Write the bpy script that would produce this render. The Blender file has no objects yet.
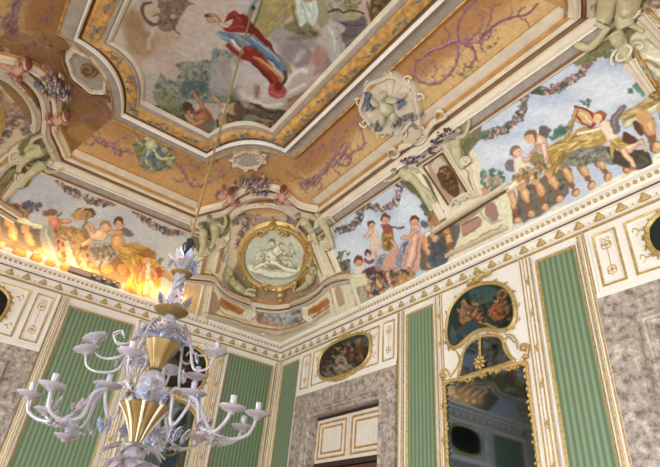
import bpy, math, random
import numpy as np
from mathutils import Vector, Matrix

sc = bpy.context.scene
col = sc.collection
rnd = random.Random(7)
# ------------------------------------------------------------------ room size (metres)
LX, WY = 10.64, 8.02            # right wall runs along x, left wall along -y; the near corner is the origin
EYE = Vector((9.1897, -5.1278, 1.6))
YAW, PITCH, ROLL, FPX = 2.5617033, 0.57281132, 0.09774733, 521.17
f_ = Vector((math.cos(PITCH) * math.cos(YAW), math.cos(PITCH) * math.sin(YAW), math.sin(PITCH)))
s_ = Vector((math.sin(YAW), -math.cos(YAW), 0)); u_ = s_.cross(f_)
CR = math.cos(ROLL) * s_ + math.sin(ROLL) * u_
CU = -math.sin(ROLL) * s_ + math.cos(ROLL) * u_
cam = bpy.data.cameras.new('camera'); co = bpy.data.objects.new('camera', cam); col.objects.link(co)
co.matrix_world = Matrix(((CR.x, CU.x, -f_.x, EYE.x), (CR.y, CU.y, -f_.y, EYE.y), (CR.z, CU.z, -f_.z, EYE.z), (0, 0, 0, 1)))
cam.sensor_width = 36.0; cam.lens = FPX / 660 * 36.0; cam.clip_start = 0.05
sc.camera = co
sc.view_settings.view_transform = 'Standard'; sc.view_settings.look = 'None'
sc.view_settings.exposure = 0.25; sc.view_settings.gamma = 1.0; sc.view_settings.use_curve_mapping = False
w = bpy.data.worlds.new('daylight'); sc.world = w; w.use_nodes = True
w.node_tree.nodes['Background'].inputs[0].default_value = (0.75, 0.87, 1, 1)
w.node_tree.nodes['Background'].inputs[1].default_value = 1.0
def area(name, loc, direction, sx, sy, power, colr):
    l = bpy.data.lights.new(name, 'AREA'); l.shape = 'RECTANGLE'; l.size = sx; l.size_y = sy
    l.energy = power; l.color = colr
    o = bpy.data.objects.new(name, l); col.objects.link(o); o.location = loc
    o.rotation_euler = Vector(direction).to_track_quat('-Z', 'Y').to_euler(); return o
# daylight through the tall windows of the wall behind the camera and of the near side wall
for y, pw in ((-1.7, 75), (-4.0, 75), (-6.3, 75)):
    area('window_daylight', (LX + 0.35, y, 2.15), (-1, 0, -0.1), 1.35, 3.3, pw, (0.93, 0.97, 1.0))
for x, pw in ((2.2, 110), (5.3, 240), (8.4, 240)):
    area('window_daylight', (x, -WY - 0.35, 2.15), (0, 1, -0.1), 1.35, 3.3, pw, (0.94, 0.97, 1.0))
# warm floodlight strip lying on the left cornice and washing the vault
lo_ = area('cornice_wash', (0.38, -4.2, 5.46), (0, 0, 1), 3.6, 0.06, 15, (1.0, 0.60, 0.25))
lo_.matrix_world = Matrix.Translation((0.38, -4.2, 5.46)) @ Matrix(((0, 0.92, 0.39), (1, 0, 0), (0, 0.39, -0.92))).to_4x4()

# ------------------------------------------------------------------ camera-model helpers (pixel <-> point on a real plane)
def ray(px, py):
    px = float(px); py = float(py); return ((px - 330) / FPX * CR - (py - 233.5) / FPX * CU + f_).normalized()
class Pl:
    def __init__(s, p, n): s.p = Vector(p); s.n = Vector(n).normalized()
    def at(s, px, py, h=0.0):
        d = ray(px, py); return EYE + d * ((s.p - EYE).dot(s.n) / d.dot(s.n)) + s.n * h
def proj(p):
    d = Vector(p) - EYE; z = d.dot(f_); return 330 + FPX * d.dot(CR) / z, 233.5 - FPX * d.dot(CU) / z
ZB, ZT, ZC = 5.40, 6.80, 7.20       # foot of vault, top of cove, flat ceiling
OB, OT, OC = 0.16, 1.24, 2.24       # their distance from the walls
PR = Pl((0, -OB, ZB), (0, -(ZT - ZB), -(OT - OB)))
PL_ = Pl((OB, 0, ZB), (ZT - ZB, 0, -(OT - OB)))
def plane3(a, b, c, inside=(5.32, -4.0, 4)):
    a, b, c = map(Vector, (a, b, c)); n = (b - a).cross(c - a).normalized()
    if n.dot(Vector(inside) - a) < 0: n = -n
    return Pl(a, n)
def mx(p): return (LX - p[0], p[1], p[2])
def my(p): return (p[0], -WY - p[1], p[2])
C0, C1, C2 = (OB, -OB, ZB), (2.86, -OT, ZT), (OT, -2.86, ZT)
F1, F2 = (3.34, -2.24, ZC), (2.30, -3.24, ZC)
PD = plane3(C0, C1, C2)
PD2 = plane3(my(C0), my(C1), my(C2)); PD3 = plane3(mx(C0), mx(C1), mx(C2))
BR = plane3(C1, mx(C1), F1); BL = plane3(C2, my(C2), F2); BD = plane3(C1, C2, F1)
BD2 = plane3(my(C1), my(C2), my(F1)); BD3 = plane3(mx(C1), mx(C2), mx(F1))
PC = Pl((0, 0, ZC), (0, 0, -1))
WR = Pl((0, 0, 0), (0, -1, 0)); WL = Pl((0, 0, 0), (1, 0, 0))

# ------------------------------------------------------------------ object helpers
def tag(o, label=None, cat=None, group=None, kind=None):
    if label: o['label'] = label
    if cat: o['category'] = cat
    if group: o['group'] = group
    if kind: o['kind'] = kind
    return o
def empty(name, loc=(0, 0, 0), label=None, cat=None, group=None, kind=None):
    o = bpy.data.objects.new(name, None); col.objects.link(o); o.location = loc; o.empty_display_size = .1
    return tag(o, label, cat, group, kind)
def link(name, me, mat, parent=None):
    o = bpy.data.objects.new(name, me); col.objects.link(o)
    if mat is not None: me.materials.append(mat)
    if parent is not None:
        o.parent = parent; o.matrix_parent_inverse = Matrix.Translation(-parent.location)
    return o
def copy_tree(o, parent=None):
    c = o.copy(); col.objects.link(c)
    if parent: c.parent = parent
    for ch in [k for k in col.objects if k.parent == o]: copy_tree(ch, c)
    return c
class MB:
    def __init__(s): s.v = []; s.f = []
    def add(s, vs, fs):
        b = len(s.v); s.v += [tuple(v) for v in vs]; s.f += [tuple(i + b for i in f) for f in fs]; return s
    def grid(s, rows, closed_u=False, closed_v=False, cap=False):
        n = len(rows); m = len(rows[0]); vs = [p for r in rows for p in r]; fs = []
        for i in range(n if closed_v else n - 1):
            for j in range(m if closed_u else m - 1):
                fs.append((i * m + j, i * m + (j + 1) % m, ((i + 1) % n) * m + (j + 1) % m, ((i + 1) % n) * m + j))
        if cap: fs.append(tuple(range(m))[::-1]); fs.append(tuple((n - 1) * m + j for j in range(m)))
        return s.add(vs, fs)
    def box(s, a, b):
        x0, y0, z0 = a; x1, y1, z1 = b
        return s.add([(x0, y0, z0), (x1, y0, z0), (x1, y1, z0), (x0, y1, z0), (x0, y0, z1), (x1, y0, z1), (x1, y1, z1), (x0, y1, z1)],
                     [(0, 3, 2, 1), (4, 5, 6, 7), (0, 1, 5, 4), (1, 2, 6, 5), (2, 3, 7, 6), (3, 0, 4, 7)])
    def sweep(s, path, prof, nrm, closed=False):
        """prof: (side, height) points; side = nrm x tangent, mitred at the corners"""
        n = len(path); path = [Vector(p) for p in path]; nrm = Vector(nrm).normalized(); rows = []
        for i, p in enumerate(path):
            a = path[i - 1] if (i > 0 or closed) else None; b = path[(i + 1) % n] if (i < n - 1 or closed) else None
            ta = (p - a).normalized() if a is not None else None; tb = (b - p).normalized() if b is not None else None
            if ta is None: ta = tb
            if tb is None: tb = ta
            sa = nrm.cross(ta).normalized(); sb = nrm.cross(tb).normalized(); m = sa + sb
            if m.length < .2: m = sa
            m.normalize(); k = 1 / max(m.dot(sa), .45)
            rows.append([p + m * (q[0] * k) + nrm * q[1] for q in prof])
        return s.grid(rows, closed_u=False, closed_v=closed, cap=not closed)
    def tube(s, path, rad, seg=8, cap=True, closed=False):
        path = [Vector(p) for p in path]; n = len(path)
        if not hasattr(rad, '__len__'): rad = [rad] * n
        rows = []; prev = None
        for i, p in enumerate(path):
            a = path[max(i - 1, 0)] if not closed else path[i - 1]; b = path[min(i + 1, n - 1)] if not closed else path[(i + 1) % n]
            t = (b - a)
            t = t.normalized() if t.length > 1e-9 else Vector((0, 0, 1))
            if prev is None:
                prev = t.orthogonal().normalized()
            prev = (prev - t * prev.dot(t)); prev = prev.normalized() if prev.length > 1e-6 else t.orthogonal().normalized()
            w2 = t.cross(prev)
            rows.append([p + (prev * math.cos(k * 2 * math.pi / seg) + w2 * math.sin(k * 2 * math.pi / seg)) * rad[i] for k in range(seg)])
        return s.grid(rows, closed_u=True, closed_v=closed, cap=cap and not closed)
    def lathe(s, prof, c=(0, 0, 0), seg=24, flute=0, fd=0.0):
        rows = []
        for r, z in prof:
            rows.append([(c[0] + (r * (1 + (fd * math.cos(flute * a) if flute else 0))) * math.cos(a), c[1] + (r * (1 + (fd * math.cos(flute * a) if flute else 0))) * math.sin(a), c[2] + z)
                         for a in [2 * math.pi * k / seg for k in range(seg)]])
        return s.grid(rows, closed_u=True)
    def ell(s, c, ax, ay, az, nu=8, nv=5):
        c = Vector(c); rows = []
        for i in range(nv + 1):
            t = math.pi * i / nv
            rows.append([c + az * math.cos(t) + (ax * math.cos(2 * math.pi * k / nu) + ay * math.sin(2 * math.pi * k / nu)) * max(math.sin(t), .02) for k in range(nu)])
        return s.grid(rows, closed_u=True)
    def build(s, name, mat, parent=None, smooth=True):
        me = bpy.data.meshes.new(name); me.from_pydata(s.v, [], s.f); me.validate()
        import bmesh
        b = bmesh.new(); b.from_mesh(me); bmesh.ops.recalc_face_normals(b, faces=b.faces); b.to_mesh(me); b.free()
        if smooth:
            me.polygons.foreach_set('use_smooth', [True] * len(me.polygons))
            try: me.set_sharp_from_angle(angle=math.radians(50))
            except Exception: pass
        return link(name, me, mat, parent)
def crv(pts, k=6, closed=False):
    """Catmull-Rom through points (2-D tuples or Vectors)"""
    P = [np.array(p, float) for p in pts]; n = len(P); out = []
    if n < 3 and not closed: 
        return [tuple(P[0] * (1 - t / k) + P[-1] * t / k) for t in range(k + 1)]
    for i in range(n if closed else n - 1):
        p1, p2 = P[i], P[(i + 1) % n]
        p0 = P[i - 1] if (i > 0 or closed) else 2 * p1 - p2
        p3 = P[(i + 2) % n] if (i < n - 2 or closed) else 2 * p2 - p1
        for j in range(k):
            t = j / k; out.append(tuple(.5 * (2 * p1 + (p2 - p0) * t + (2 * p0 - 5 * p1 + 4 * p2 - p3) * t * t + (3 * p1 - p0 - 3 * p2 + p3) * t ** 3)))
    if not closed: out.append(tuple(P[-1]))
    return out

# ------------------------------------------------------------------ materials
def lin(h):
    h = h.lstrip('#'); c = [int(h[i:i + 2], 16) / 255 for i in (0, 2, 4)]
    return [x / 12.92 if x <= .04045 else ((x + .055) / 1.055) ** 2.4 for x in c]
def mat(name, h, rough=.6, metal=0., noise=0, amt=.15, bump=0., h2=None, nscale=None, trans=0., coat=0.):
    m = bpy.data.materials.new(name); m.use_nodes = True; nt = m.node_tree; b = nt.nodes['Principled BSDF']
    c = lin(h); b.inputs['Base Color'].default_value = (*c, 1); b.inputs['Roughness'].default_value = rough; b.inputs['Metallic'].default_value = metal
    if trans: b.inputs['Transmission Weight'].default_value = trans; b.inputs['IOR'].default_value = 1.35
    if coat: b.inputs['Coat Weight'].default_value = coat
    if noise:
        tc = nt.nodes.new('ShaderNodeTexCoord'); nz = nt.nodes.new('ShaderNodeTexNoise'); nz.inputs['Scale'].default_value = noise
        nz.inputs['Detail'].default_value = 6; nt.links.new(tc.outputs['Object'], nz.inputs['Vector'])
        r = nt.nodes.new('ShaderNodeValToRGB'); r.color_ramp.elements[0].position = .32; r.color_ramp.elements[1].position = .68
        c2 = lin(h2) if h2 else [x * (1 - amt) for x in c]
        r.color_ramp.elements[0].color = (*c2, 1); r.color_ramp.elements[1].color = (*[min(1, x * (1 + (0 if h2 else amt))) for x in c], 1)
        nt.links.new(nz.outputs['Fac'], r.inputs['Fac']); nt.links.new(r.outputs['Color'], b.inputs['Base Color'])
        if bump:
            bp = nt.nodes.new('ShaderNodeBump'); bp.inputs['Strength'].default_value = bump; bp.inputs['Distance'].default_value = .01
            nt.links.new(nz.outputs['Fac'], bp.inputs['Height']); nt.links.new(bp.outputs['Normal'], b.inputs['Normal'])
    return m
M = {}
M['white'] = mat('ivory paint', 'e9e6dd', .45, noise=3, amt=.04)
M['cream'] = mat('cream plaster', 'd8cdb4', .6, noise=4, amt=.08)
M['gold'] = mat('gilding', 'c4a96c', .42, .45, noise=30, amt=.28, bump=.3)
M['gold2'] = mat('painted gold', 'b98f4e', .6, .1, noise=12, amt=.35)
M['dgold'] = mat('dark bronze line', '6e5230', .6, .2)
M['grey'] = mat('painted grey stone', '978c80', .7, noise=12, amt=.12)
M['stone'] = mat('painted pale stone', 'c9bda8', .7, noise=8, amt=.1)
M['brown'] = mat('painted brown line', '7c5a3a', .7, noise=8, amt=.15)
M['ochre'] = mat('painted ochre', 'b98a50', .7, noise=8, amt=.15)
M['pink'] = mat('painted rose stone', 'c09a86', .7, noise=8, amt=.15)
M['floor'] = mat('terracotta and marble floor', 'b98f6e', .35, noise=2, amt=.2)
M['plain'] = mat('warm painted plaster', 'cdb898', .8, noise=1.5, amt=.15)
M['dark'] = mat('dark wood', '3a2418', .5)
M['red'] = mat('red brown curtain', '6a3c30', .8)
M['door'] = mat('ivory door paint', 'e2ddd0', .35, noise=3, amt=.04)
M['black'] = mat('black metal', '22242a', .5)
M['glass'] = mat('milky lilac glass', 'd6d3dc', .12, trans=.66, coat=.5)
M['blueglass'] = mat('pale blue glass', 'b2c2dc', .12, trans=.3, coat=.5)
M['pinkglass'] = mat('pale rose glass', 'd6c2cc', .12, trans=.3, coat=.5)
M['goldglass'] = mat('honey gold glass', '8c7446', .34, .4)
M['stucco'] = mat('pale green grey stucco', 'bcb48e', .7, noise=14, amt=.14)
M['rope'] = mat('gold silk cord', '86703f', .7, noise=60, amt=.3)
def marble():
    m = mat('grey rose breccia marble', '8d8078', .3); nt = m.node_tree; b = nt.nodes['Principled BSDF']; tc = nt.nodes.new('ShaderNodeTexCoord')
    n1 = nt.nodes.new('ShaderNodeTexNoise'); n1.inputs['Scale'].default_value = 13; n1.inputs['Detail'].default_value = 10; n1.inputs['Roughness'].default_value = .72
    vo = nt.nodes.new('ShaderNodeTexVoronoi'); vo.inputs['Scale'].default_value = 14; vo.feature = 'F1'
    n2 = nt.nodes.new('ShaderNodeTexNoise'); n2.inputs['Scale'].default_value = 4; n2.inputs['Detail'].default_value = 5
    for n in (n1, n2): nt.links.new(tc.outputs['Object'], n.inputs['Vector'])
    mxv = nt.nodes.new('ShaderNodeVectorMath'); mxv.operation = 'MULTIPLY_ADD'; nt.links.new(n1.outputs['Color'], mxv.inputs[0]); mxv.inputs[1].default_value = (.25, .25, .25)
    nt.links.new(tc.outputs['Object'], mxv.inputs[2]); nt.links.new(mxv.outputs[0], vo.inputs['Vector'])
    r = nt.nodes.new('ShaderNodeValToRGB'); e = r.color_ramp.elements; e[0].position = .4; e[0].color = (*lin('746a60'), 1); e[1].position = .62; e[1].color = (*lin('cdc4b8'), 1)
    k = e.new(.47); k.color = (*lin('9c9186'), 1); k = e.new(.56); k.color = (*lin('b2a79b'), 1)
    nt.links.new(n1.outputs['Fac'], r.inputs['Fac'])
    r2 = nt.nodes.new('ShaderNodeValToRGB'); e = r2.color_ramp.elements; e[0].position = .03; e[0].color = (.35, .33, .33, 1); e[1].position = .22; e[1].color = (1, 1, 1, 1)
    nt.links.new(vo.outputs['Distance'], r2.inputs['Fac'])
    mm = nt.nodes.new('ShaderNodeMixRGB'); mm.blend_type = 'MULTIPLY'; mm.inputs[0].default_value = .8
    nt.links.new(r.outputs['Color'], mm.inputs[1]); nt.links.new(r2.outputs['Color'], mm.inputs[2]); nt.links.new(mm.outputs[0], b.inputs['Base Color']); return m
M['marble'] = marble()
def silk():
    m = mat('striped green silk', '5f8a5c', .5); nt = m.node_tree; b = nt.nodes['Principled BSDF']; tc = nt.nodes.new('ShaderNodeTexCoord')
    sp = nt.nodes.new('ShaderNodeSeparateXYZ'); nt.links.new(tc.outputs['Object'], sp.inputs[0])
    ad = nt.nodes.new('ShaderNodeMath'); ad.operation = 'ADD'; nt.links.new(sp.outputs['X'], ad.inputs[0]); nt.links.new(sp.outputs['Y'], ad.inputs[1])
    mu = nt.nodes.new('ShaderNodeMath'); mu.operation = 'MULTIPLY'; mu.inputs[1].default_value = 2 * math.pi / 0.070; nt.links.new(ad.outputs[0], mu.inputs[0])
    si = nt.nodes.new('ShaderNodeMath'); si.operation = 'SINE'; nt.links.new(mu.outputs[0], si.inputs[0])
    r = nt.nodes.new('ShaderNodeValToRGB'); e = r.color_ramp.elements; e[0].position = .35; e[0].color = (*lin('5b7354'), 1); e[1].position = .75; e[1].color = (*lin('7b9372'), 1)
    m2 = nt.nodes.new('ShaderNodeMath'); m2.operation = 'MULTIPLY_ADD'; m2.inputs[1].default_value = .5; m2.inputs[2].default_value = .5; nt.links.new(si.outputs[0], m2.inputs[0])
    nt.links.new(m2.outputs[0], r.inputs['Fac']); nt.links.new(r.outputs['Color'], b.inputs['Base Color'])
    b.inputs['Sheen Weight'].default_value = .3; return m
M['silk'] = silk()
def paintmat(name, rough=.75):
    m = bpy.data.materials.new(name); m.use_nodes = True; nt = m.node_tree; b = nt.nodes['Principled BSDF']
    a = nt.nodes.new('ShaderNodeVertexColor'); a.layer_name = 'paint'; b.inputs['Roughness'].default_value = rough
    tc = nt.nodes.new('ShaderNodeTexCoord'); nz = nt.nodes.new('ShaderNodeTexNoise'); nz.inputs['Scale'].default_value = 14; nz.inputs['Detail'].default_value = 8
    nt.links.new(tc.outputs['Object'], nz.inputs['Vector'])
    r = nt.nodes.new('ShaderNodeValToRGB'); e = r.color_ramp.elements; e[0].position = .3; e[0].color = (.93, .925, .92, 1); e[1].position = .65; e[1].color = (1, 1, 1, 1)
    nt.links.new(nz.outputs['Fac'], r.inputs['Fac']); mm = nt.nodes.new('ShaderNodeMixRGB'); mm.blend_type = 'MULTIPLY'; mm.inputs[0].default_value = 1
    nt.links.new(a.outputs['Color'], mm.inputs[1]); nt.links.new(r.outputs['Color'], mm.inputs[2]); nt.links.new(mm.outputs[0], b.inputs['Base Color'])
    b.inputs['Specular IOR Level'].default_value = .2; return m
M['fresco'] = paintmat('fresco pigment'); M['oil'] = paintmat('oil paint', .35)
# ================================================================== STRUCTURE
def struct(name, mb, m, smooth=False):
    return tag(mb.build(name, M[m], None, smooth), kind='structure')
struct('floor', MB().box((-.3, -WY - .3, -.2), (LX + .3, .3, 0)), 'floor')
# right wall, opened for the two doorways
D1 = (1.36, 3.18); D2 = (7.17, 8.97); DH = 3.82
mb = MB()
for a, b in ((-.3, D1[0]), (D1[1], D2[0]), (D2[1], LX + .3)): mb.box((a, 0, 0), (b, .3, DH))
mb.box((-.3, 0, DH), (LX + .3, .3, 7.4)); struct('wall_right', mb, 'white')
DL = (-6.1, -4.8)
mb = MB()
for a, b in ((-WY, DL[0]), (DL[1], 0)): mb.box((-.3, a, 0), (0, b, DH - .1))
mb.box((-.3, -WY, DH - .1), (0, 0, 7.4)); struct('wall_left', mb, 'white')
def openwall(name, axis, us, zz):
    mb = MB(); c = 0; lo = -.3; edges = []
    L = LX if axis == 'x' else WY
    for u in us: edges.append((u - .7, u + .7))
    segs = []; p = 0.0
    for a, b in edges: segs.append((p, a)); p = b
    segs.append((p, L))
    def bx(a, b, z0, z1):
        if axis == 'x': mb.box((a, -WY - .3, z0), (b, -WY, z1))
        else: mb.box((LX, -b, z0), (LX + .3, -a, z1))
    for a, b in segs: bx(a, b, 0, 7.4)
    for a, b in edges: bx(a, b, 0, zz[0]); bx(a, b, zz[1], 7.4)
    return struct(name, mb, 'white')
openwall('wall_front', 'x', (2.2, 5.3, 8.4), (.5, 3.85)); openwall('wall_back', 'y', (1.7, 4.0, 6.3), (.5, 3.85))
n = 0
for axis, us in (('x', (2.2, 5.3, 8.4)), ('y', (1.7, 4.0, 6.3))):
    for u in us:
        n += 1; e = empty('window_%d' % n, ((u, -WY - .1, .5) if axis == 'x' else (LX + .1, -u, .5)), kind='structure')
        mb = MB()
        def b2(a0, a1, z0, z1, t=.05):
            if axis == 'x': mb.box((a0, -WY - .1 - t, z0), (a1, -WY - .1 + t, z1))
            else: mb.box((LX + .1 - t, -a1, z0), (LX + .1 + t, -a0, z1))
        for a in (u - .7, u - .03, u + .64): b2(a, a + .06, .5, 3.85)
        for z in (.5, 1.6, 2.7, 3.79): b2(u - .7, u + .7, z, z + .06, .04)
        mb.build('window_frame', M['door'], e, False)
# lintel / body of the vault: far sides as plain plaster, seen only in reflections
mb = MB()
CC = lambda a, b, c, d: mb.add([a, b, c, d], [(0, 1, 2, 3)])
FY = lambda p: my(p)
CC(my(C0), mx(my(C0)), mx(my(C1)), my(C1)); CC(mx(C0), mx(my(C0)), mx(my(C2)), mx(C2))
mb.add([mx(my(C0)), mx(my(C1)), mx(my(C2))], [(0, 1, 2)])
CC(mx(C2), mx(my(C2)), mx(my(F2)), mx(F2)); CC(mx(my(C1)), mx(my(C2)), mx(my(F2)), mx(my(F1)))
struct('ceiling', mb, 'plain')
# roof slab above everything closes the shell
struct('ceiling_slab', MB().box((-.3, -WY - .3, 7.4), (LX + .3, .3, 7.5)), 'plain')

# ---- main cornice round the room: white mouldings, gold fillet, beads and leaves
ring = [(0, 0), (LX, 0), (LX, -WY), (0, -WY)]
def around(prof, name, m, parent=None):
    # profile in (distance from wall, height)
    rows = []
    for i in range(4):
        x, y = ring[i]; sx = 1 if x < 1 else -1; sy = -1 if y > -1 else 1
        rows.append([(x + sx * o, y + sy * o, z) for o, z in prof])
    return MB().grid(rows, closed_v=True).build(name, M[m], parent, True)
corn = tag(around([(0, 5.08), (.015, 5.08), (.02, 5.12), (.02, 5.15), (.045, 5.16), (.05, 5.24), (.075, 5.25), (.075, 5.262)], 'trim_1', 'white'), kind='structure')
around([(0, 5.095), (.03, 5.1), (.042, 5.115), (.03, 5.13), (.02, 5.133)], 'gilded_fillet', 'gold', corn)
around([(.075, 5.262), (.082, 5.265), (.088, 5.275), (.088, 5.278)], 'dark_fillet', 'dgold', corn)
around([(.088, 5.278), (.105, 5.285), (.125, 5.30), (.135, 5.318), (.137, 5.33)], 'cyma_moulding', 'white', corn)
around([(.15, 5.362), (.155, 5.375), (.17, 5.385), (.185, 5.395), (.19, 5.43), (.15, 5.44), (.0, 5.44)], 'crown_moulding', 'white', corn)
# bead row
bd = MB()
def bead(c, r): 
    bd.ell(c, Vector((r, 0, 0)), Vector((0, r, 0)), Vector((0, 0, r)), 6, 4)
for i in range(int(LX / .075)): bead((.14 + .075 * i, -.152, 5.347), .025)
for i in range(int(WY / .075)): bead((.152, -.14 - .075 * i, 5.347), .025)
tag(bd.build('bead_row', M['gold'], corn), kind='stuff')
around([(.137, 5.33), (.139, 5.347), (.15, 5.362)], 'bead_bed', 'white', corn)
# leaves
def leafmb(big):
    m_ = MB()
    if big:
        for k, (u, z, w_, h_) in enumerate(((0, 0, .055, .022), (0, .028, .036, .02), (0, .055, .018, .02))):
            m_.ell((u, -.012, z), Vector((w_ * 1.35, 0, 0)), Vector((0, .022, 0)), Vector((0, 0, h_ * 1.25)), 8, 4)
        for sg in (-1, 1): m_.ell((sg * .052, -.012, -.005), Vector((.017, 0, 0)), Vector((0, .02, 0)), Vector((0, 0, .014)), 6, 4)
    else:
        m_.ell((0, -.008, .0), Vector((.012, 0, 0)), Vector((0, .014, 0)), Vector((0, 0, .012)), 6, 4)
    return m_
big = leafmb(True).build('gilded_leaf', M['gold'], corn); small = leafmb(False).build('gilded_bud', M['gold'], corn)
cnt = 0
for wall in ('R', 'L'):
    L = LX if wall == 'R' else WY
    for i in range(int(L / .25)):
        for (o, du) in ((big, .12), (small, .245)):
            c = o if (cnt < 2) else o.copy()
            if cnt >= 2: col.objects.link(c)
            cnt += 1; u = .05 + du + .25 * i
            if u > L - .1: continue
            c.parent = corn; c.matrix_parent_inverse = Matrix.Identity(4)
            if wall == 'R': c.location = (u, -.042, 5.172); c.rotation_euler = (0, 0, 0)
            else: c.location = (.042, -u, 5.172); c.rotation_euler = (0, 0, math.pi / 2)
# ================================================================== FRESCO PAINTER
# Every fresco is a finely gridded piece of the real vault; brush strokes are listed below and end up as pigment on it.
FR, FU, FF, FE = (np.array(v) for v in (CR, CU, f_, EYE))
def projn(P):
    d = P - FE; z = d @ FF; z = np.where(z < .3, np.nan, z)
    return 330 + FPX * (d @ FR) / z, 233.5 - FPX * (d @ FU) / z
def vnoise(x, y, seed):
    rs = np.random.RandomState(seed); T = rs.rand(64, 64); xi = np.floor(x).astype(int); yi = np.floor(y).astype(int); fx = x - xi; fy = y - yi
    fx = fx * fx * (3 - 2 * fx); fy = fy * fy * (3 - 2 * fy)
    g = lambda a, b: T[a % 64, b % 64]
    return (g(xi, yi) * (1 - fx) + g(xi + 1, yi) * fx) * (1 - fy) + (g(xi, yi + 1) * (1 - fx) + g(xi + 1, yi + 1) * fx) * fy
def hexc(h): return np.array([int(h[i:i + 2], 16) / 255 for i in (0, 2, 4)])
class Canvas:
    def __init__(s, A, B, C, D, nu, nv, base):
        A, B, C, D = (np.array(p, float) for p in (A, B, C, D)); u = np.linspace(0, 1, nu)[None, :, None]; v = np.linspace(0, 1, nv)[:, None, None]
        P = (A * (1 - u) + B * u) * (1 - v) + (D * (1 - u) + C * u) * v
        s.nu, s.nv = nu, nv; s.P = P.reshape(-1, 3); s.x, s.y = projn(s.P); s.x = np.nan_to_num(s.x, nan=1e6); s.y = np.nan_to_num(s.y, nan=1e6)
        s.c = np.tile(hexc(base), (len(s.P), 1)); s.o = np.zeros(len(s.P), int)
        U = (u * np.linalg.norm(B - A if np.linalg.norm(B - A) > .1 else C - D) + 0 * v).reshape(-1); V = (v * np.linalg.norm(D - A) + 0 * u).reshape(-1)
        s.n = vnoise(U * 1.7 + 9, V * 1.7, 3) * .55 + vnoise(U * 4.1, V * 4.1, 5) * .3 + vnoise(U * 9, V * 9, 6) * .15
        wx = lambda f, k: vnoise(U * f, V * f, k) - .5
        s.x = s.x + wx(7, 21) * 2.0 + wx(17, 22) * 1.3; s.y = s.y + wx(7, 23) * 2.0 + wx(17, 24) * 1.3
        s.h = wx(24, 31) * .07 + wx(50, 32) * .06
    def box(s, x0, y0, x1, y1): return np.nonzero((s.x > x0) & (s.x < x1) & (s.y > y0) & (s.y < y1))[0]
    def put(s, i, a, colr, own):
        s.c[i] = s.c[i] * (1 - a[:, None]) + colr * a[:, None]
        if own is not None: s.o[i[a > .45]] = own
def sstep(d, f): return np.clip(.5 - d / max(f, .05), 0, 1)
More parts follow.
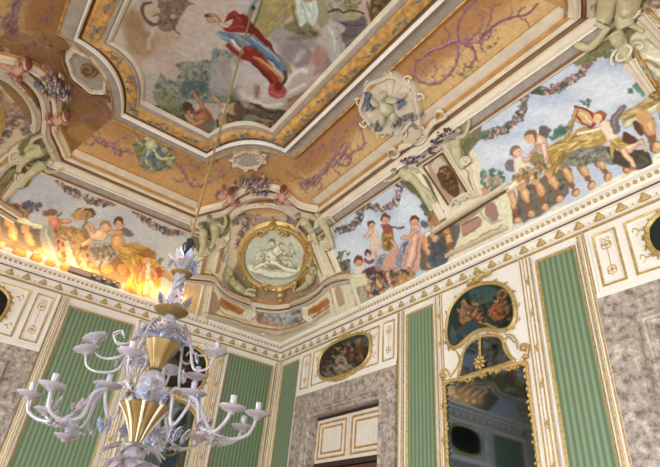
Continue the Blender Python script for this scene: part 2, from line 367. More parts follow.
class Painter:
    def __init__(s, canv): s.cv = canv; s.cur = []; s.own = None; s.names = ['']; s.rs = np.random.RandomState(11)
    def stroke(s, pts, w0, w1, f, a, colr, belly=False):
        f = max(f, 1.3)
        p = np.array(pts); W = np.linspace(w0, w1, len(p))
        if belly: W = w0 * (.35 + .65 * np.sin(np.pi * (np.linspace(.06, .94, len(p)))))
        m = max(W) / 2 + f + 1
        for cv in s.cur:
            i = cv.box(p[:, 0].min() - m, p[:, 1].min() - m, p[:, 0].max() + m, p[:, 1].max() + m)
            if not len(i): continue
            X = cv.x[i]; Y = cv.y[i]; best = np.full(len(i), 1e9)
            for k in range(len(p) - 1):
                ax, ay = p[k]; bx, by = p[k + 1]; dx, dy = bx - ax, by - ay; L2 = dx * dx + dy * dy + 1e-9
                t = np.clip(((X - ax) * dx + (Y - ay) * dy) / L2, 0, 1); d = np.hypot(X - ax - t * dx, Y - ay - t * dy) - (W[k] * (1 - t) + W[k + 1] * t) / 2
                best = np.minimum(best, d)
            cv.put(i, a * sstep(best, f), colr, s.own)
    def poly(s, pts, f, a, colr):
        f = max(f, 1.5)
        p = np.array(pts); q = np.roll(p, -1, 0)
        for cv in s.cur:
            i = cv.box(p[:, 0].min() - f - 1, p[:, 1].min() - f - 1, p[:, 0].max() + f + 1, p[:, 1].max() + f + 1)
            if not len(i): continue
            X = cv.x[i]; Y = cv.y[i]; best = np.full(len(i), 1e9); ins = np.zeros(len(i), bool)
            for (ax, ay), (bx, by) in zip(p, q):
                dx, dy = bx - ax, by - ay; t = np.clip(((X - ax) * dx + (Y - ay) * dy) / (dx * dx + dy * dy + 1e-9), 0, 1)
                best = np.minimum(best, np.hypot(X - ax - t * dx, Y - ay - t * dy))
                c = ((ay > Y) != (by > Y)) & (X < dx * (Y - ay) / (dy + 1e-12) + ax); ins ^= c
            cv.put(i, a * sstep(np.where(ins, -best, best), f), colr, s.own)
    def ell(s, cx, cy, rx, ry, rot, f, a, colr):
        f = max(f, 1.3)
        m = max(rx, ry) + f + 1; c, sn = math.cos(math.radians(rot)), math.sin(math.radians(rot))
        for cv in s.cur:
            i = cv.box(cx - m, cy - m, cx + m, cy + m)
            if not len(i): continue
            X = cv.x[i] - cx; Y = cv.y[i] - cy; u = X * c + Y * sn; v = -X * sn + Y * c
            r = np.hypot(u / rx, v / ry); d = (r - 1) * min(rx, ry); cv.put(i, a * sstep(d, f), colr, s.own)
    def dabs(s, n, size, cols, pts, el=1.6, rot=None):
        p = np.array(pts); x0, y0 = p.min(0); x1, y1 = p.max(0); q = np.roll(p, -1, 0); k = 0; tries = 0
        while k < n and tries < n * 20:
            tries += 1; x = s.rs.uniform(x0, x1); y = s.rs.uniform(y0, y1); ins = False
            for (ax, ay), (bx, by) in zip(p, q):
                if (ay > y) != (by > y) and x < (bx - ax) * (y - ay) / (by - ay + 1e-12) + ax: ins = not ins
            if not ins: continue
            k += 1; r = size * s.rs.uniform(.6, 1.3)
            s.ell(x, y, r * el, r, s.rs.uniform(0, 180) if rot is None else rot + s.rs.uniform(-15, 15), .8, s.rs.uniform(.6, .95), hexc(cols[s.rs.randint(len(cols))]))
    def baluster(s, x0, y0, x1, y1, w, cols=('cf9c70', '94644a', 'e6c094')):
        ax, ay = x0, y0; dx, dy = x1 - x0, y1 - y0; L = math.hypot(dx, dy); rot = math.degrees(math.atan2(dy, dx)); m, d, h = (hexc(c) for c in cols)
        q = lambda t: (ax + dx * t, ay + dy * t)
        s.poly([(q(t)[0] - sg * hw * dy / L, q(t)[1] + sg * hw * dx / L) for t, hw, sg in ((.0, w * .45, 1), (.16, w * .62, 1), (.34, w * .58, 1), (.58, w * .32, 1), (.66, w * .4, 1), (.66, w * .4, -1), (.58, w * .32, -1), (.34, w * .58, -1), (.16, w * .62, -1), (.0, w * .45, -1))], 1.2, 1, d); s.ell(q(.3)[0] + w * .1, q(.3)[1] - w * .05, L * .25, w * .5, rot, 1, 1, m)
        s.ell(q(.26)[0] + w * .12, q(.26)[1] - w * .1, L * .2, w * .15, rot, 1, .8, h)
        s.stroke([q(-.02), q(.02)], w * 1.1, w * 1.1, .8, 1, m); s.stroke([q(.6), q(.66)], w * .5, w * .5, .8, 1, d)
        s.ell(*q(.84), w * .5, w * .56, rot, .8, 1, d); s.ell(q(.86)[0] + w * .1, q(.86)[1], w * .4, w * .44, rot, .8, 1, m); s.ell(q(.84)[0] + w * .1, q(.84)[1] - w * .12, w * .2, w * .2, rot, 1, .6, h)
    def run(s, text):
        for ln in text.strip().splitlines():
            ln = ln.split('#')[0].strip()
            if not ln: continue
            tk = ln.split(); op = tk[0]; pts = []; cols = []; f = 1.0; a = 1.0; w = 2.0; w1 = None; hl = None; ol = None; rot = 0; n = 0; belly = False
            if op == 'c': s.cur = [s.cv[k] for k in tk[1:]]; s.own = None; continue
            if op == '@':
                if len(tk) == 1: s.own = None
                else:
                    s.names.append(tk[1]); s.own = len(s.names) - 1
                continue
            for t in tk[1:]:
                if ',' in t: pts.append(tuple(float(v) for v in t.split(',')))
                elif len(t) == 6 and all(c in '0123456789abcdef' for c in t): cols.append(t)
                elif t[0] == 'f': f = float(t[1:])
                elif t[0] == 'a': a = float(t[1:])
                elif t[0] == 'w':
                    q = t[1:].split(':'); w = float(q[0]); w1 = float(q[1]) if len(q) > 1 else None
                elif t[0] == 'r': rot = float(t[1:])
                elif t[0] == 'n': n = int(t[1:])
                elif t[0] == 'o': ol = t[1:]
                elif t[0] == 'h': hl = t[1:]
                elif t == 'b': belly = True
            if w1 is None: w1 = w
            cc = hexc(cols[0]) if cols else None
            if op == 'F':
                for cv in s.cur:
                    c2 = hexc(cols[1]) if len(cols) > 1 else cc; t = np.clip((cv.n - .2) * 1.6, 0, 1)[:, None]; cv.c[:] = cc * (1 - t) + c2 * t
            elif op in 'sl':
                P = crv(pts, 5) if (op == 's' and len(pts) > 2) else pts
                if ol: s.stroke(P, w + 1.2, w1 + 1.2, .8, a * .6, hexc(ol), belly)
                s.stroke(P, w, w1, f, a, cc, belly)
                if hl: s.stroke([(x - w * .12, y - w * .16) for x, y in P], w * .4, w1 * .4, max(1, w * .3), a * .8, hexc(hl), belly)
            elif op in 'pP':
                P = crv(pts, 4, True) if op == 'P' else pts
                if ol: s.poly(P, 2.2, a * .5, hexc(ol))
                s.poly(P, f, a, cc)
            elif op == 'e':
                (cx, cy), (rx, ry) = pts[:2]
                if ol: s.ell(cx, cy, rx + .7, ry + .7, rot, .8, a * .6, hexc(ol))
                s.ell(cx, cy, rx, ry, rot, f, a, cc)
                if hl: s.ell(cx - rx * .2, cy - ry * .25, rx * .5, ry * .5, rot, max(1, rx * .6), a * .8, hexc(hl))
            elif op == 'd': s.dabs(n, w, cols, pts)
            elif op == 'g': s.dabs(n, w, cols, pts, 4.5, rot)
            elif op == 'A':      # acanthus scroll: a stem with curling leaflets on both sides
                P = crv(pts, 6); s.stroke(P, w, w1, f, a, cc)
                s.stroke([(x - w * .15, y - w * .2) for x, y in P], w * .35, w1 * .35, 1, .5, hexc('c9a4a8'))
                for k in range(2, len(P) - 1, 2):
                    (x0, y0), (x1, y1) = P[k - 1], P[k + 1]; L = math.hypot(x1 - x0, y1 - y0) + 1e-6; tx, ty = (x1 - x0) / L, (y1 - y0) / L; sg = 1 if (k // 2) % 2 else -1; l = w * s.rs.uniform(1.0, 1.8)
                    x, y = P[k]; q = [(x, y), (x + tx * l * .5 - sg * ty * l * .6, y + ty * l * .5 + sg * tx * l * .6), (x + tx * l * .3 - sg * ty * l * 1.1, y + ty * l * .3 + sg * tx * l * 1.1)]
                    s.stroke(crv(q, 3), w * .6, w * .2, 1, .85, hexc(('8a5468', 'a87888', '9a6c60')[k % 3]))
            elif op == 'k': s.dabs(n // 2, w * .8, cols, pts, 2.4, None)
            elif op == 'B':
                for k in range(0, len(pts), 2): s.baluster(*pts[k], *pts[k + 1], w)
            elif op == 'G':      # garland along a curve
                P = crv(pts, 8)
                for (x, y) in P:
                    for _ in range((n or 2) * 2):
                        r = w * s.rs.uniform(.13, .26); s.ell(x + s.rs.uniform(-w, w) * .42, y + s.rs.uniform(-w, w) * .42, r * 1.4, r, s.rs.uniform(0, 180), .8, .9, hexc(cols[s.rs.randint(len(cols))]))
            elif op == 'H':      # head: centre, radius; hair colour first, skin second; rotation points to the crown
                (cx, cy), (r, _) = pts[:2]; ca, sa = math.cos(math.radians(rot)), math.sin(math.radians(rot))
                s.ell(cx + ca * r * .2, cy + sa * r * .2, r * 1.1, r, rot, .8, 1, hexc(cols[0])); s.ell(cx - ca * r * .25, cy - sa * r * .25, r * .8, r * .75, rot, 1, 1, hexc(cols[1]))
                s.ell(cx - ca * r * .2 - sa * r * .3, cy - sa * r * .2 + ca * r * .3, .42, .42, 0, .6, .5, hexc('6a4a3c')); s.ell(cx - ca * r * .2 + sa * r * .3, cy - sa * r * .2 - ca * r * .3, .42, .42, 0, .6, .5, hexc('6a4a3c'))
                s.ell(cx - ca * r * .65, cy - sa * r * .65, .5, .35, rot + 90, .6, .7, hexc('a04a3c'))
    def build(s, cv, gain, root, basename, mt):
        """one mesh per painted figure, one for the ground; all lie in the same surface"""
        pc = np.clip(cv.c * (1 + cv.h[:, None]), 0, 1); g_ = pc.mean(1, keepdims=True); pc = (g_ + (pc - g_) * .84) * np.array([.965, 1.0, .975]); pc = np.clip(pc, 0, 1) ** 1.18; lc = np.where(pc <= .04045, pc / 12.92, ((pc + .055) / 1.055) ** 2.4) * gain
        nu, nv = cv.nu, cv.nv; idx = np.arange(nu * nv).reshape(nv, nu)
        q = np.stack([idx[:-1, :-1], idx[:-1, 1:], idx[1:, 1:], idx[1:, :-1]], -1).reshape(-1, 4); ow = np.median(cv.o[q], axis=1).astype(int)
        if hasattr(cv, 'keep'):
            kq = cv.keep[q].all(1); q = q[kq]; ow = ow[kq]
        ok = np.isin(ow, cv.o); ow = np.where(ok, ow, cv.o[q[:, 0]]); objs = {}
        if hasattr(cv, 'keep'): ow[:] = 0
        W = ow.reshape(nv - 1, nu - 1) if not hasattr(cv, 'keep') else ow.reshape(1, -1); lab = np.arange(W.size).reshape(W.shape); eh = W[:, 1:] == W[:, :-1]; ev = W[1:] == W[:-1]
        for _ in range(1500):
            old = lab.copy()
            for _k in range(8):
                m = np.minimum(lab[:, 1:], lab[:, :-1]); lab[:, 1:] = np.where(eh, m, lab[:, 1:]); lab[:, :-1] = np.where(eh, np.minimum(m, lab[:, :-1]), lab[:, :-1])
                m = np.minimum(lab[1:], lab[:-1]); lab[1:] = np.where(ev, m, lab[1:]); lab[:-1] = np.where(ev, np.minimum(m, lab[:-1]), lab[:-1])
            if (old == lab).all(): break
            lab = lab.ravel()[lab]
        lf = lab.ravel(); u_, inv_, cn = np.unique(lf, return_inverse=True, return_counts=True); size = cn[inv_]
        for k in np.unique(ow):
            if k == 0: continue
            mk = ow == k; mxs = size[mk].max(); keep = lf[mk][size[mk].argmax()]
            ow[mk & (lf != keep)] = 0
            if mxs < 40: ow[mk] = 0
        for k in np.unique(ow):
            qq = q[ow == k]
            if k and len(qq) < 12: k0 = 0
            un, inv = np.unique(qq, return_inverse=True); inv = inv.reshape(-1, 4)
            me = bpy.data.meshes.new(s.names[k] or basename); me.vertices.add(len(un)); me.vertices.foreach_set('co', cv.P[un].ravel().astype(np.float32))
            me.loops.add(inv.size); me.loops.foreach_set('vertex_index', inv.ravel().astype(np.int32))
            me.polygons.add(len(inv)); me.polygons.foreach_set('loop_start', np.arange(0, inv.size, 4, dtype=np.int32))
            me.update(calc_edges=True)
            at = me.color_attributes.new('paint', 'FLOAT_COLOR', 'POINT'); cc = np.ones((len(un), 4), np.float32); cc[:, :3] = lc[un]; at.data.foreach_set('color', cc.ravel())
            objs[k] = link(s.names[k] or basename, me, mt, root if root else None)
        return objs

CV = {}
CV['R'] = Canvas(C0, mx(C0), mx(C1), C1, 900, 240, 'b9b9cc')
CV['L'] = Canvas(my(C0), C0, C2, my(C2), 620, 210, 'b9b0b4')
CV['D'] = Canvas(C0, C0, C1, C2, 230, 230, 'c9b59c')
CV['D2'] = Canvas(my(C0), my(C0), my(C2), my(C1), 230, 230, 'a08c70')
CV['D3'] = Canvas(mx(C0), mx(C0), mx(C2), mx(C1), 230, 230, 'c9b59c')
CV['BR'] = Canvas(C1, mx(C1), mx(F1), F1, 620, 120, 'c8935e')
CV['BL'] = Canvas(my(C2), C2, F2, my(F2), 340, 120, 'b98a58')
CV['BD'] = Canvas(C2, C1, F1, F2, 200, 110, 'c08e60')
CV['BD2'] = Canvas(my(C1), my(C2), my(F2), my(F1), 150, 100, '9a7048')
CV['BD3'] = Canvas(mx(C2), mx(C1), mx(F1), mx(F2), 60, 40, 'c08e60')
CV['C'] = Canvas((2.3, -5.86, ZC), (2.3, -2.16, ZC), (8.34, -2.16, ZC), (8.34, -5.86, ZC), 380, 560, 'b6a59e')
CV['BF'] = Canvas(my(C1), mx(my(C1)), mx(my(F1)), my(F1), 620, 120, 'a87c54')
pt_ = Painter(CV)
pt_.run('''
c C
F b79f97 c2aca5
e c6b8aa a.6 f22 118,40 22,38
e bcaaa6 a.6 f18 215,40 30,30
P a3805f f7 a.75 124,15 135,8 141,22 148,31 156,38 152,54 138,57 128,51 124,32 121,23
e 9c7050 a.5 f6 136,22 9,11
e 9a6c54 a.5 f6 145,36 7,5
s b98f70 w7 f5 a.5 140,40 143,52 138,64
s c4b0aa w4 f2.5 a.7 152,31 150,40 149,48
e b5926e a.55 f7 167,37 11,8
s b58f78 w3 f3 a.5 158,32 157,44 154,50
s cdbfb0 w1.6 f2 a.5 176,44 200,52
s cdbfb0 w1.6 f2 a.45 172,48 194,60
s c8b9ae w3 f4 a.6 185,58 205,44 220,36
@ cherub_wreath
P 7e6a5c f1.6 a.9 160,-6 192,-6 188,1 195,4 186,7 184,12 180,20 178,24 175,29 164,31 157,23 160,10
d 6c5044 8c6a5a 9a8474 5e5048 a58a80 7b5a52 n90 w1.2 160,-6 190,-6 186,8 178,24 165,30 158,20
s 6c5648 w3 151,2 144,5 142.5,12 146,20 153,24.5 161,22
e b5a48e a.9 f2 152,12 7.5,8
s 7a5a4c w1.5 153,16 158,14 161,18
s 7a6252 w1.8 174,27 177,31 179,34.5
e b79a88 a.9 173,16 3,2.5 0
e b7a096 a.9 179,28 3.6,4.2
s 6c5244 w1 175,24 174,29 177,33
s 8a6c5a w2 178,10 184,9 187,6
e 9c5c50 a.8 168,13 2.5,2.5
@
e b0a6a0 f5 a.6 150,84 12,10
@ trees
P 8c8b82 f1.6 177,64 186,61 195,62 203,60 211,61 213,50 221,49 233,54 243,62 242,85 237,98 226,108 214,104 204,103 197,96 190,104 180,110 170,110 158,106 152,94 156,88 158,80 162,73 167,79 175,81 181,76 178,68
d 6e706a 7e807a 9c9c92 62645e 908f86 a6a49a n520 w1.7 177,64 195,62 211,61 214,51 226,52 240,66 240,85 226,106 204,103 190,104 172,110 154,96 158,78 175,82 182,74
d 5a6468 66706f n80 w1.5 182,84 202,80 210,90 195,97 184,96
d 8f8c68 a09a70 77755c n60 w1.6 154,92 166,90 176,104 165,108 156,98
e 5f7074 a.5 f4 190,86 9,4 10
s 8d93a0 w5 f3 a.7 216,50 214,62 212,72
s a4a6ae w3 f2 a.6 222,58 217,70
@
P 5e5648 f2 a.9 156,106 168,109 178,107 186,110 190,120 200,130 240,130 236,134 196,136 170,126 154,116 140,110
d 77705c 4c463c 8b8468 n70 w1.3 156,106 178,107 190,120 200,131 170,124
P 6a5a48 f2 228,98 238,98 246,104 253,103 263,107 270,111 279,109 289,113 284,124 276,131 230,128
d 8a6a50 504838 a08c70 745040 5c5440 n110 w1.5 228,100 263,107 289,113 278,130 230,127
s 50483a w2.4 238,102 252,104 262,108 272,112 282,111 290,114
e 84887a f2 a.9 250,119 7,3.5 10
e 9a9c8e f2 a.9 245,104 4,5 20
s b08462 w2.6 b 255,117 263,120 273,121
s 9a7458 w2 236,122 250,127 268,126
e 7d8a94 f3 a.6 237,98 4,3
@ bathing_figure
e 8d7a68 f2 208,124 8,7
e a06a48 o6a4430 f2.5 203,119 9,10
e bf8c64 f3 a.8 200,116 5,6
s 8a5a3c w1.5 f1.5 a.8 206,111 209,118 207,126
s 9a6648 w1.2 f1.2 a.8 202,112 204,118 203,125
s b0785a w4:2.4 o6e4632 hcf9c78 202,108 200,102 197,98 194,92
s b88560 w4.5 o6e4632 hd4a47c 187,116 191,121 196,124 202,121
e 574438 f1 187,107 5,5
e 8c4a36 f1 192,110 2.5,3
s 98543c w3 191,113 197,113 201,110
e 777a78 a.9 f2 208,127 6,3.5
@ bathing_figure
e d4c0ac o6a4838 f1.4 225,108 4.6,6 20
s c09c80 w3 o7a4a38 213,98 217,101 222,106
e b78a70 212.5,98.5 2.4,1.8
e b49c78 f1.5 233,109 5,6
e 754c40 f1.8 a.9 239,109 5,7
s b59c7c w4:2 o6a4838 221,116 223,121 224,127
s 6e4c38 w3 217,120 219,126 222,129
s 70503c w2 240,116 236,123 229,127
@
e ab9fa2 f9 a.8 228,76 16,18
e a08a7c a.6 f7 224,66 8,6
e bdb0b2 f7 a.9 247,74 13,14
s cfc3c3 w6 f4 a.8 240,92 246,97 254,99
s cabdbe w5 f4 a.7 252,76 260,86 266,92 262,100
e 9c7466 f3 a.8 257,91 3.5,7
s 8a5a4e w1.6 f1.6 a.7 259,86 258,92 257,97
s c9bcbd w6 f4 a.8 262,78 267,86 266,98 280,102
e b7a8a4 f6 a.8 280,102 14,6
s cfc2c0 w4 f3 a.8 287,88 291,78 297,68 304,66
P 9b8e92 f5 a.9 268,34 276,27 284,27 295,35 307,36 319,46 312,60 296,66 286,60 279,48
e 8c7f86 f6 a.6 291,52 9,9
e a89ca2 f4 a.6 279,33 8,4
P 7e7458 f4 a.9 284,27 296,20 312,27 320,34 314,39 298,35
d 5e5840 8c8464 n25 w1.2 290,24 312,28 316,35 296,33
e b48a86 f6 a.8 313,57 9,8
s c9b8b6 w5 f4 a.7 296,60 301,52 312,50
s c4b4b4 w5 f4 a.7 299,70 296,78 288,84
e bca4a0 f8 a.8 304,80 14,12
e a8746c f5 a.6 322,60 8,14
e 9a6a4c f6 a.8 302,108 16,8 -30
s 8a5a4a w4 f3 a.7 289,101 298,97 308,90 318,82
s b89078 w4 f4 a.5 300,104 316,92 328,80
s ddd2d0 w4 f2.5 a.85 286,84 292,76 300,70 306,72
s d8cccb w4 f2.5 a.85 290,92 298,88 304,84
s d8cccb w3 f2 a.85 254,100 262,104 272,106 282,104
s 8a7a84 w5 f4 a.7 300,44 308,52 306,62 298,66
e 8c7c84 f5 a.7 332,66 6,10
s 9a8088 w4 f3 a.6 316,74 324,68 334,58
e 6c5c64 f3 a.5 296,38 8,3 20
e a69aa0 f4 a.8 216,84 8,10
s c9bcbc w4 f3 a.7 232,64 236,74 234,86
@ yellow_drapery
P a8925e f1.5 259,13 262,2 270,-6 290,-6 295,8 288,19 279,27 272,32 267,38 260,30 255,22
g b79c5c 8e8468 c4ac74 9c8a70 98907e n60 w.7 r-40 258,14 268,0 290,0 288,18 276,28 266,36 257,24
s 9a7a74 w1.8 a.8 284,2 286,10 285,18
s 8d8f92 w2 a.8 f1.2 265,11 270,15 274,16
@
s 7a828a w4 f2 258,-3 253,5 249,14 247,18
e b3acb8 f3 a.8 243,5 5,6
s 6c6c48 w2.4 263,-4 259,10 255,24 249,38
@ flying_woman
e 5a4636 208.5,16 3,2.2 20
e be9478 o6a4a3a 212,20 3.6,3 30
s c39e84 w3.6 o7a5444 hdcc0ac 213,17 218,21 224,25 230,27
s a87c64 w2 o7a5444 210,15 216,17 220,21
P 93352a f1 226,20 233,10 240,14 248,20 255,29 252,34 244,33 230,32 223,29 230,26 234,20
s b5503e w1.6 a.8 235,14 240,20 246,27
s b85a48 w1.2 a.8 230,28 240,27 250,31
s 6a231c w1.4 a.8 238,14 243,22 252,31
s 7c3026 w2 226,21 231,19 235,18
P 6f7e9a f1 218,32 226,32 238,34 250,36 259,39 272,50 284,58 288,68 287,78 282,72 270,62 256,56 246,50 236,47 226,42 220,37
s a3aec0 w2 f1.4 a.9 252,38 260,44 270,51 278,60
s 4c5f7c w2 f1.4 a.9 244,38 256,48 268,58 280,67
s 8f9ab0 w2.4 f1.4 a.9 236,36 244,40 250,44
s 46586e w1.6 a.8 228,35 236,42 244,48
s 8c98a8 w2.4 f1.2 219,34 224,38 230,40
P 7e2a20 f1 240,14 248,19 257,28 266,38 273,49 277,56 268,47 258,38 248,33 243,26
s d6c4b6 w3.6 o6a3a34 232,41 238,47 246,52
s 90342a w5 f1 228,46 236,53 246,58 254,60
s d0b4a4 w2 247,52 252,57
P 8f3026 f1 246,46 258,50 266,60 277,76 284,88 280,94 272,88 262,74 250,62 243,54
s ba7642 w3.4 f1.2 254,57 264,64 274,72 281,80
s d2a266 w1.4 f1 256,57 268,66 277,75
s 6a1f1a w2 f1.2 252,62 262,72 272,84
s b14a3c w1.6 f1 a.8 260,64 270,74 279,86
P b2504c f1.4 269,85 276,84 286,88 284,96 277,98 269,95
e 862620 f1.6 278,87 4,4
s d08a84 w1.4 f1.4 a.7 271,92 276,95 282,94
s 5a5238 w3.5 285,72 286,79 283,84
s 9a8c62 w3 f1.4 282,60 288,66 291,72
e a04232 250,49 3,2 30
@ seated_deity
P a09478 f2 316,-6 326,-6 330,14 326,26 319,26 315,10
P ab9f90 f2 328,-6 352,-6 352,8 342,12 330,12
e a3926e f2 351,6 8,7
d 8c7c64 b5a994 6e6250 n45 w1.3 326,-4 362,-4 360,10 330,12
s 4e4238 w1.6 329,12 338,9 344,12 352,10 364,13
e 9c9290 f2 337,17 7,5
e ada078 f2 351,17 7,4
P 76686c f2.5 332,22 345,21 356,20 364,15 368,28 360,40 352,47 343,56 338,44 335,30
s 54484c w1.4 a.8 340,22 352,26 364,24
s 5c5054 w1.4 a.8 341,34 352,36 362,33
s 94868c w2 f1.6 a.7 345,44 352,40 360,36
P b5aba8 f2 324,26 330,22 338,22 345,28 341,36 345,46 344,58 337,66 330,60 328,46 323,35
s cdc4c2 w3 f2 a.9 329,28 334,38 335,50
s 8a8084 w1.2 a.8 336,28 340,34 336,40
s 94898a w1.2 a.8 341,40 342,52
s 8a6050 w1.8 367,2 370,12 373,26
s c09c8c w1 366,2 368,12 371,22
@
P 6e5636 f2 374,-6 400,-6 386,12 374,26 370,14
d 8c6c40 54401f a08454 n50 w1.3 374,-4 396,-4 384,12 374,22
@ white_cloth
P c4c8c2 o6a6c54 f1.2 295,2 299,-5 314,-5 318,14 312,26 307,21 300,28 298,17
g 8f938a e0e2dc a5aaa2 n24 w.6 r80 297,2 313,0 315,18 302,22
e b98a72 307,-1 7,3
@
s 7c7050 w3 a.8 292,6 295,18 300,30
''')
pt_.run('''
c BR BL BD BD2 BD3
F c69460 d0a06c
c BR BL BD
P d8b27e f6 a.8 283,200 310,196 340,177 400,137 440,107 500,64 574,12 620,-20 560,-20 480,38 420,80 360,126 318,168 296,184
c BR
P a87048 f10 a.6 298,152 440,28 520,-44 540,-30 440,62 380,110 318,168
c BR BD
s cfa98a w4 f2 a.4 282,205 316,200 345,183
@ scrolling_acanthus
A 8a5468 w2.5:1.6 458,42 458,28 464,13 475,2 486,-5
A 96687a w1.8 460,41 471,38.5 480,30 482.5,19 478,10
A 96687a w1.2 f1 478,10 472,6 468,12
A 8a5468 w3.2 458,41 445,46 430,51 419,60 414,71
s c9a0a0 w1 a.8 457,40 444,45 430,50 419,58
A 96687a w2.6 414,71 419,81 434,83.5 449,75 457,62 458,45
s c9a0a8 w1 a.7 416,74 421,80 434,82
A 96687a w1.4 421,71 432,62 437.5,68.5 432,78
A 8a5468 w2.8:1.4 461,43 473,47 476,58 468.6,67.5 464,64
A 96687a w2:1.2 463,42 479,42 488,38.5 490,33 484.6,32 481.5,39.6 482,48 486,53
s 8a5c70 w3:2 481.5,38.5 492,28 503,21 516,17 528,13 538,3
A 8a5468 w1.6 486,28 490,20 492,10 500,4
A 96687a w1.2 503,21 512,14 511,6
A 8a5468 w1.6 516,17 520,10 526,6
A 8a5468 w1.6 443,28 450,34 447,43
A 8a5468 w1.1 520,18 526,20 530,27
k 96687a 85586c a87a86 n120 w.7 r-45 448,50 470,34 492,26 506,20 504,28 486,36 470,46 452,62
k 96687a 85586c b08c90 n60 w.6 r10 414,62 430,52 450,72 436,82 420,80
d 6e7450 847f5c n26 w.8 452,70 468,66 474,60 480,72 462,80
d 6e7450 847f5c n20 w.8 484,50 496,44 502,32 494,46
s b27c8c w2.4 530,-20 545,-12 556,-22
A 9a6c78 w2 338,126 334,140 334,156 339,164 348,165 350,158 345,154
A 9a6c78 w1.8 335,152 324,147 313.5,150 306,158.5 308,164
A 8a5468 w2.8 335,156 330,164 320,176 311,183 301,183
A 9a6c78 w1.6 301,183 303,187 306,194
A 9a6c78 w1.4 311,182 300,178 291,176 286,170
A 9a6c78 w2 337,153 347,154 358,150 364,143 362,130 358,122
A 9a6c78 w1.6 338,143 345,131 353,124 363,119
A 9a6c78 w1.4 318,178 322,186 318,190
A 9a6c78 w1.2 328,166 336,170 342,178
g 9a6c78 85586c b08c90 n90 w.6 r-50 300,184 320,172 336,150 348,140 350,156 330,170 312,190
k a8705a 9a6c58 n80 w.6 r-50 280,178 300,160 330,134 350,116 356,124 330,152 300,190
@
c BL BD
P ac7c4e f8 a.55 60,110 110,112 207,160 292,158 300,180 200,178 120,140
@ scrolling_acanthus
A 8e6470 w2 75,122 88,133 101,143 120,150 133,153
A 96687a w1.6 82,121 92,122 98,133 106,142 116,143
A 96687a w1.4 114,143 124,138 134,134 142,140
A 96687a w1.4 98,138 94,145 86,144 84,138
A 8e6470 w2 b 174,160 184,172 190,184 200,186 212,180
A 96687a w1.6 176,154 178,144 186,138 198,140 206,150 206,158 198,166 190,164
A 96687a w1.4 206,156 216,160 222,170 214,178
A 96687a w1.4 186,178 180,182 174,178
A 9a6c68 w1.4 212,180 222,176 232,168 228,160
k 96687a 85586c 7a6a8a n110 w.7 r30 74,120 100,138 130,150 120,156 96,148
k 96687a 85586c b08c90 n90 w.6 r50 176,166 190,160 212,164 222,176 204,190 186,184
k a8745a 9c6c58 n60 w.6 r30 212,164 240,170 262,170 240,180 220,180
@ putto_group
d 6f7452 8d9068 7f7a9c 5d6248 9c9a80 n170 w1.6 134,146 146,136 158,142 170,148 178,156 172,168 158,172 146,172 136,160
e b5b488 o64664a hd6d6b0 151,146 5.5,7 60
e b5b488 o64664a hd6d6b0 148,138 3.2,3.2
s b5b488 w3.4 o64664a hd6d6b0 154,150 160,158 168,160 174,158
s b5b488 w3 o64664a hd6d6b0 149,152 146,160 152,168
s a9aa80 w2.8 o64664a 143,146 138,142 136,138
e a9aa80 o64664a 164,150 3.4,3.2
e a9aa80 o64664a 170,163 4,3
d 5f6ea0 7c84ac n18 w1.3 140,150 172,152 168,166 148,168
@
c BD2
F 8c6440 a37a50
P b98a54 f6 a.8 60,110 120,150 90,150 66,130
@ scrolling_acanthus
k b0807a 8a5a5c c09a84 6c4c38 n240 w.9 r60 0,0 50,0 60,60 60,100 40,110 10,40
A 94605c w1.6 2,14 12,8 20,14 18,26 8,28
A 94605c w1.6 20,30 30,24 38,30 34,42 24,44 20,38
A 94605c w1.6 30,6 40,4 46,12 42,20 34,18
A 94605c w1.4 34,48 44,46 50,56 46,68
s b08870 w1 4,40 16,44 30,40 44,34
A 94605c w1.4 68,92 78,92 86,98 98,104 108,118 100,126
A 8e6470 w1.8 76,126 86,118 98,116 112,124 124,138
c BD BR
@ flower_garland
d 8e6c58 a4526a b5675a 6b6a4c c9a898 5c5a6c c9b49a n190 w1.5 214,200 222,186 240,178 262,178 280,184 292,196 298,206 284,208 262,196 240,196 224,206
d 767050 9a7c54 n40 w1.2 240,176 262,174 262,184 240,186
''')

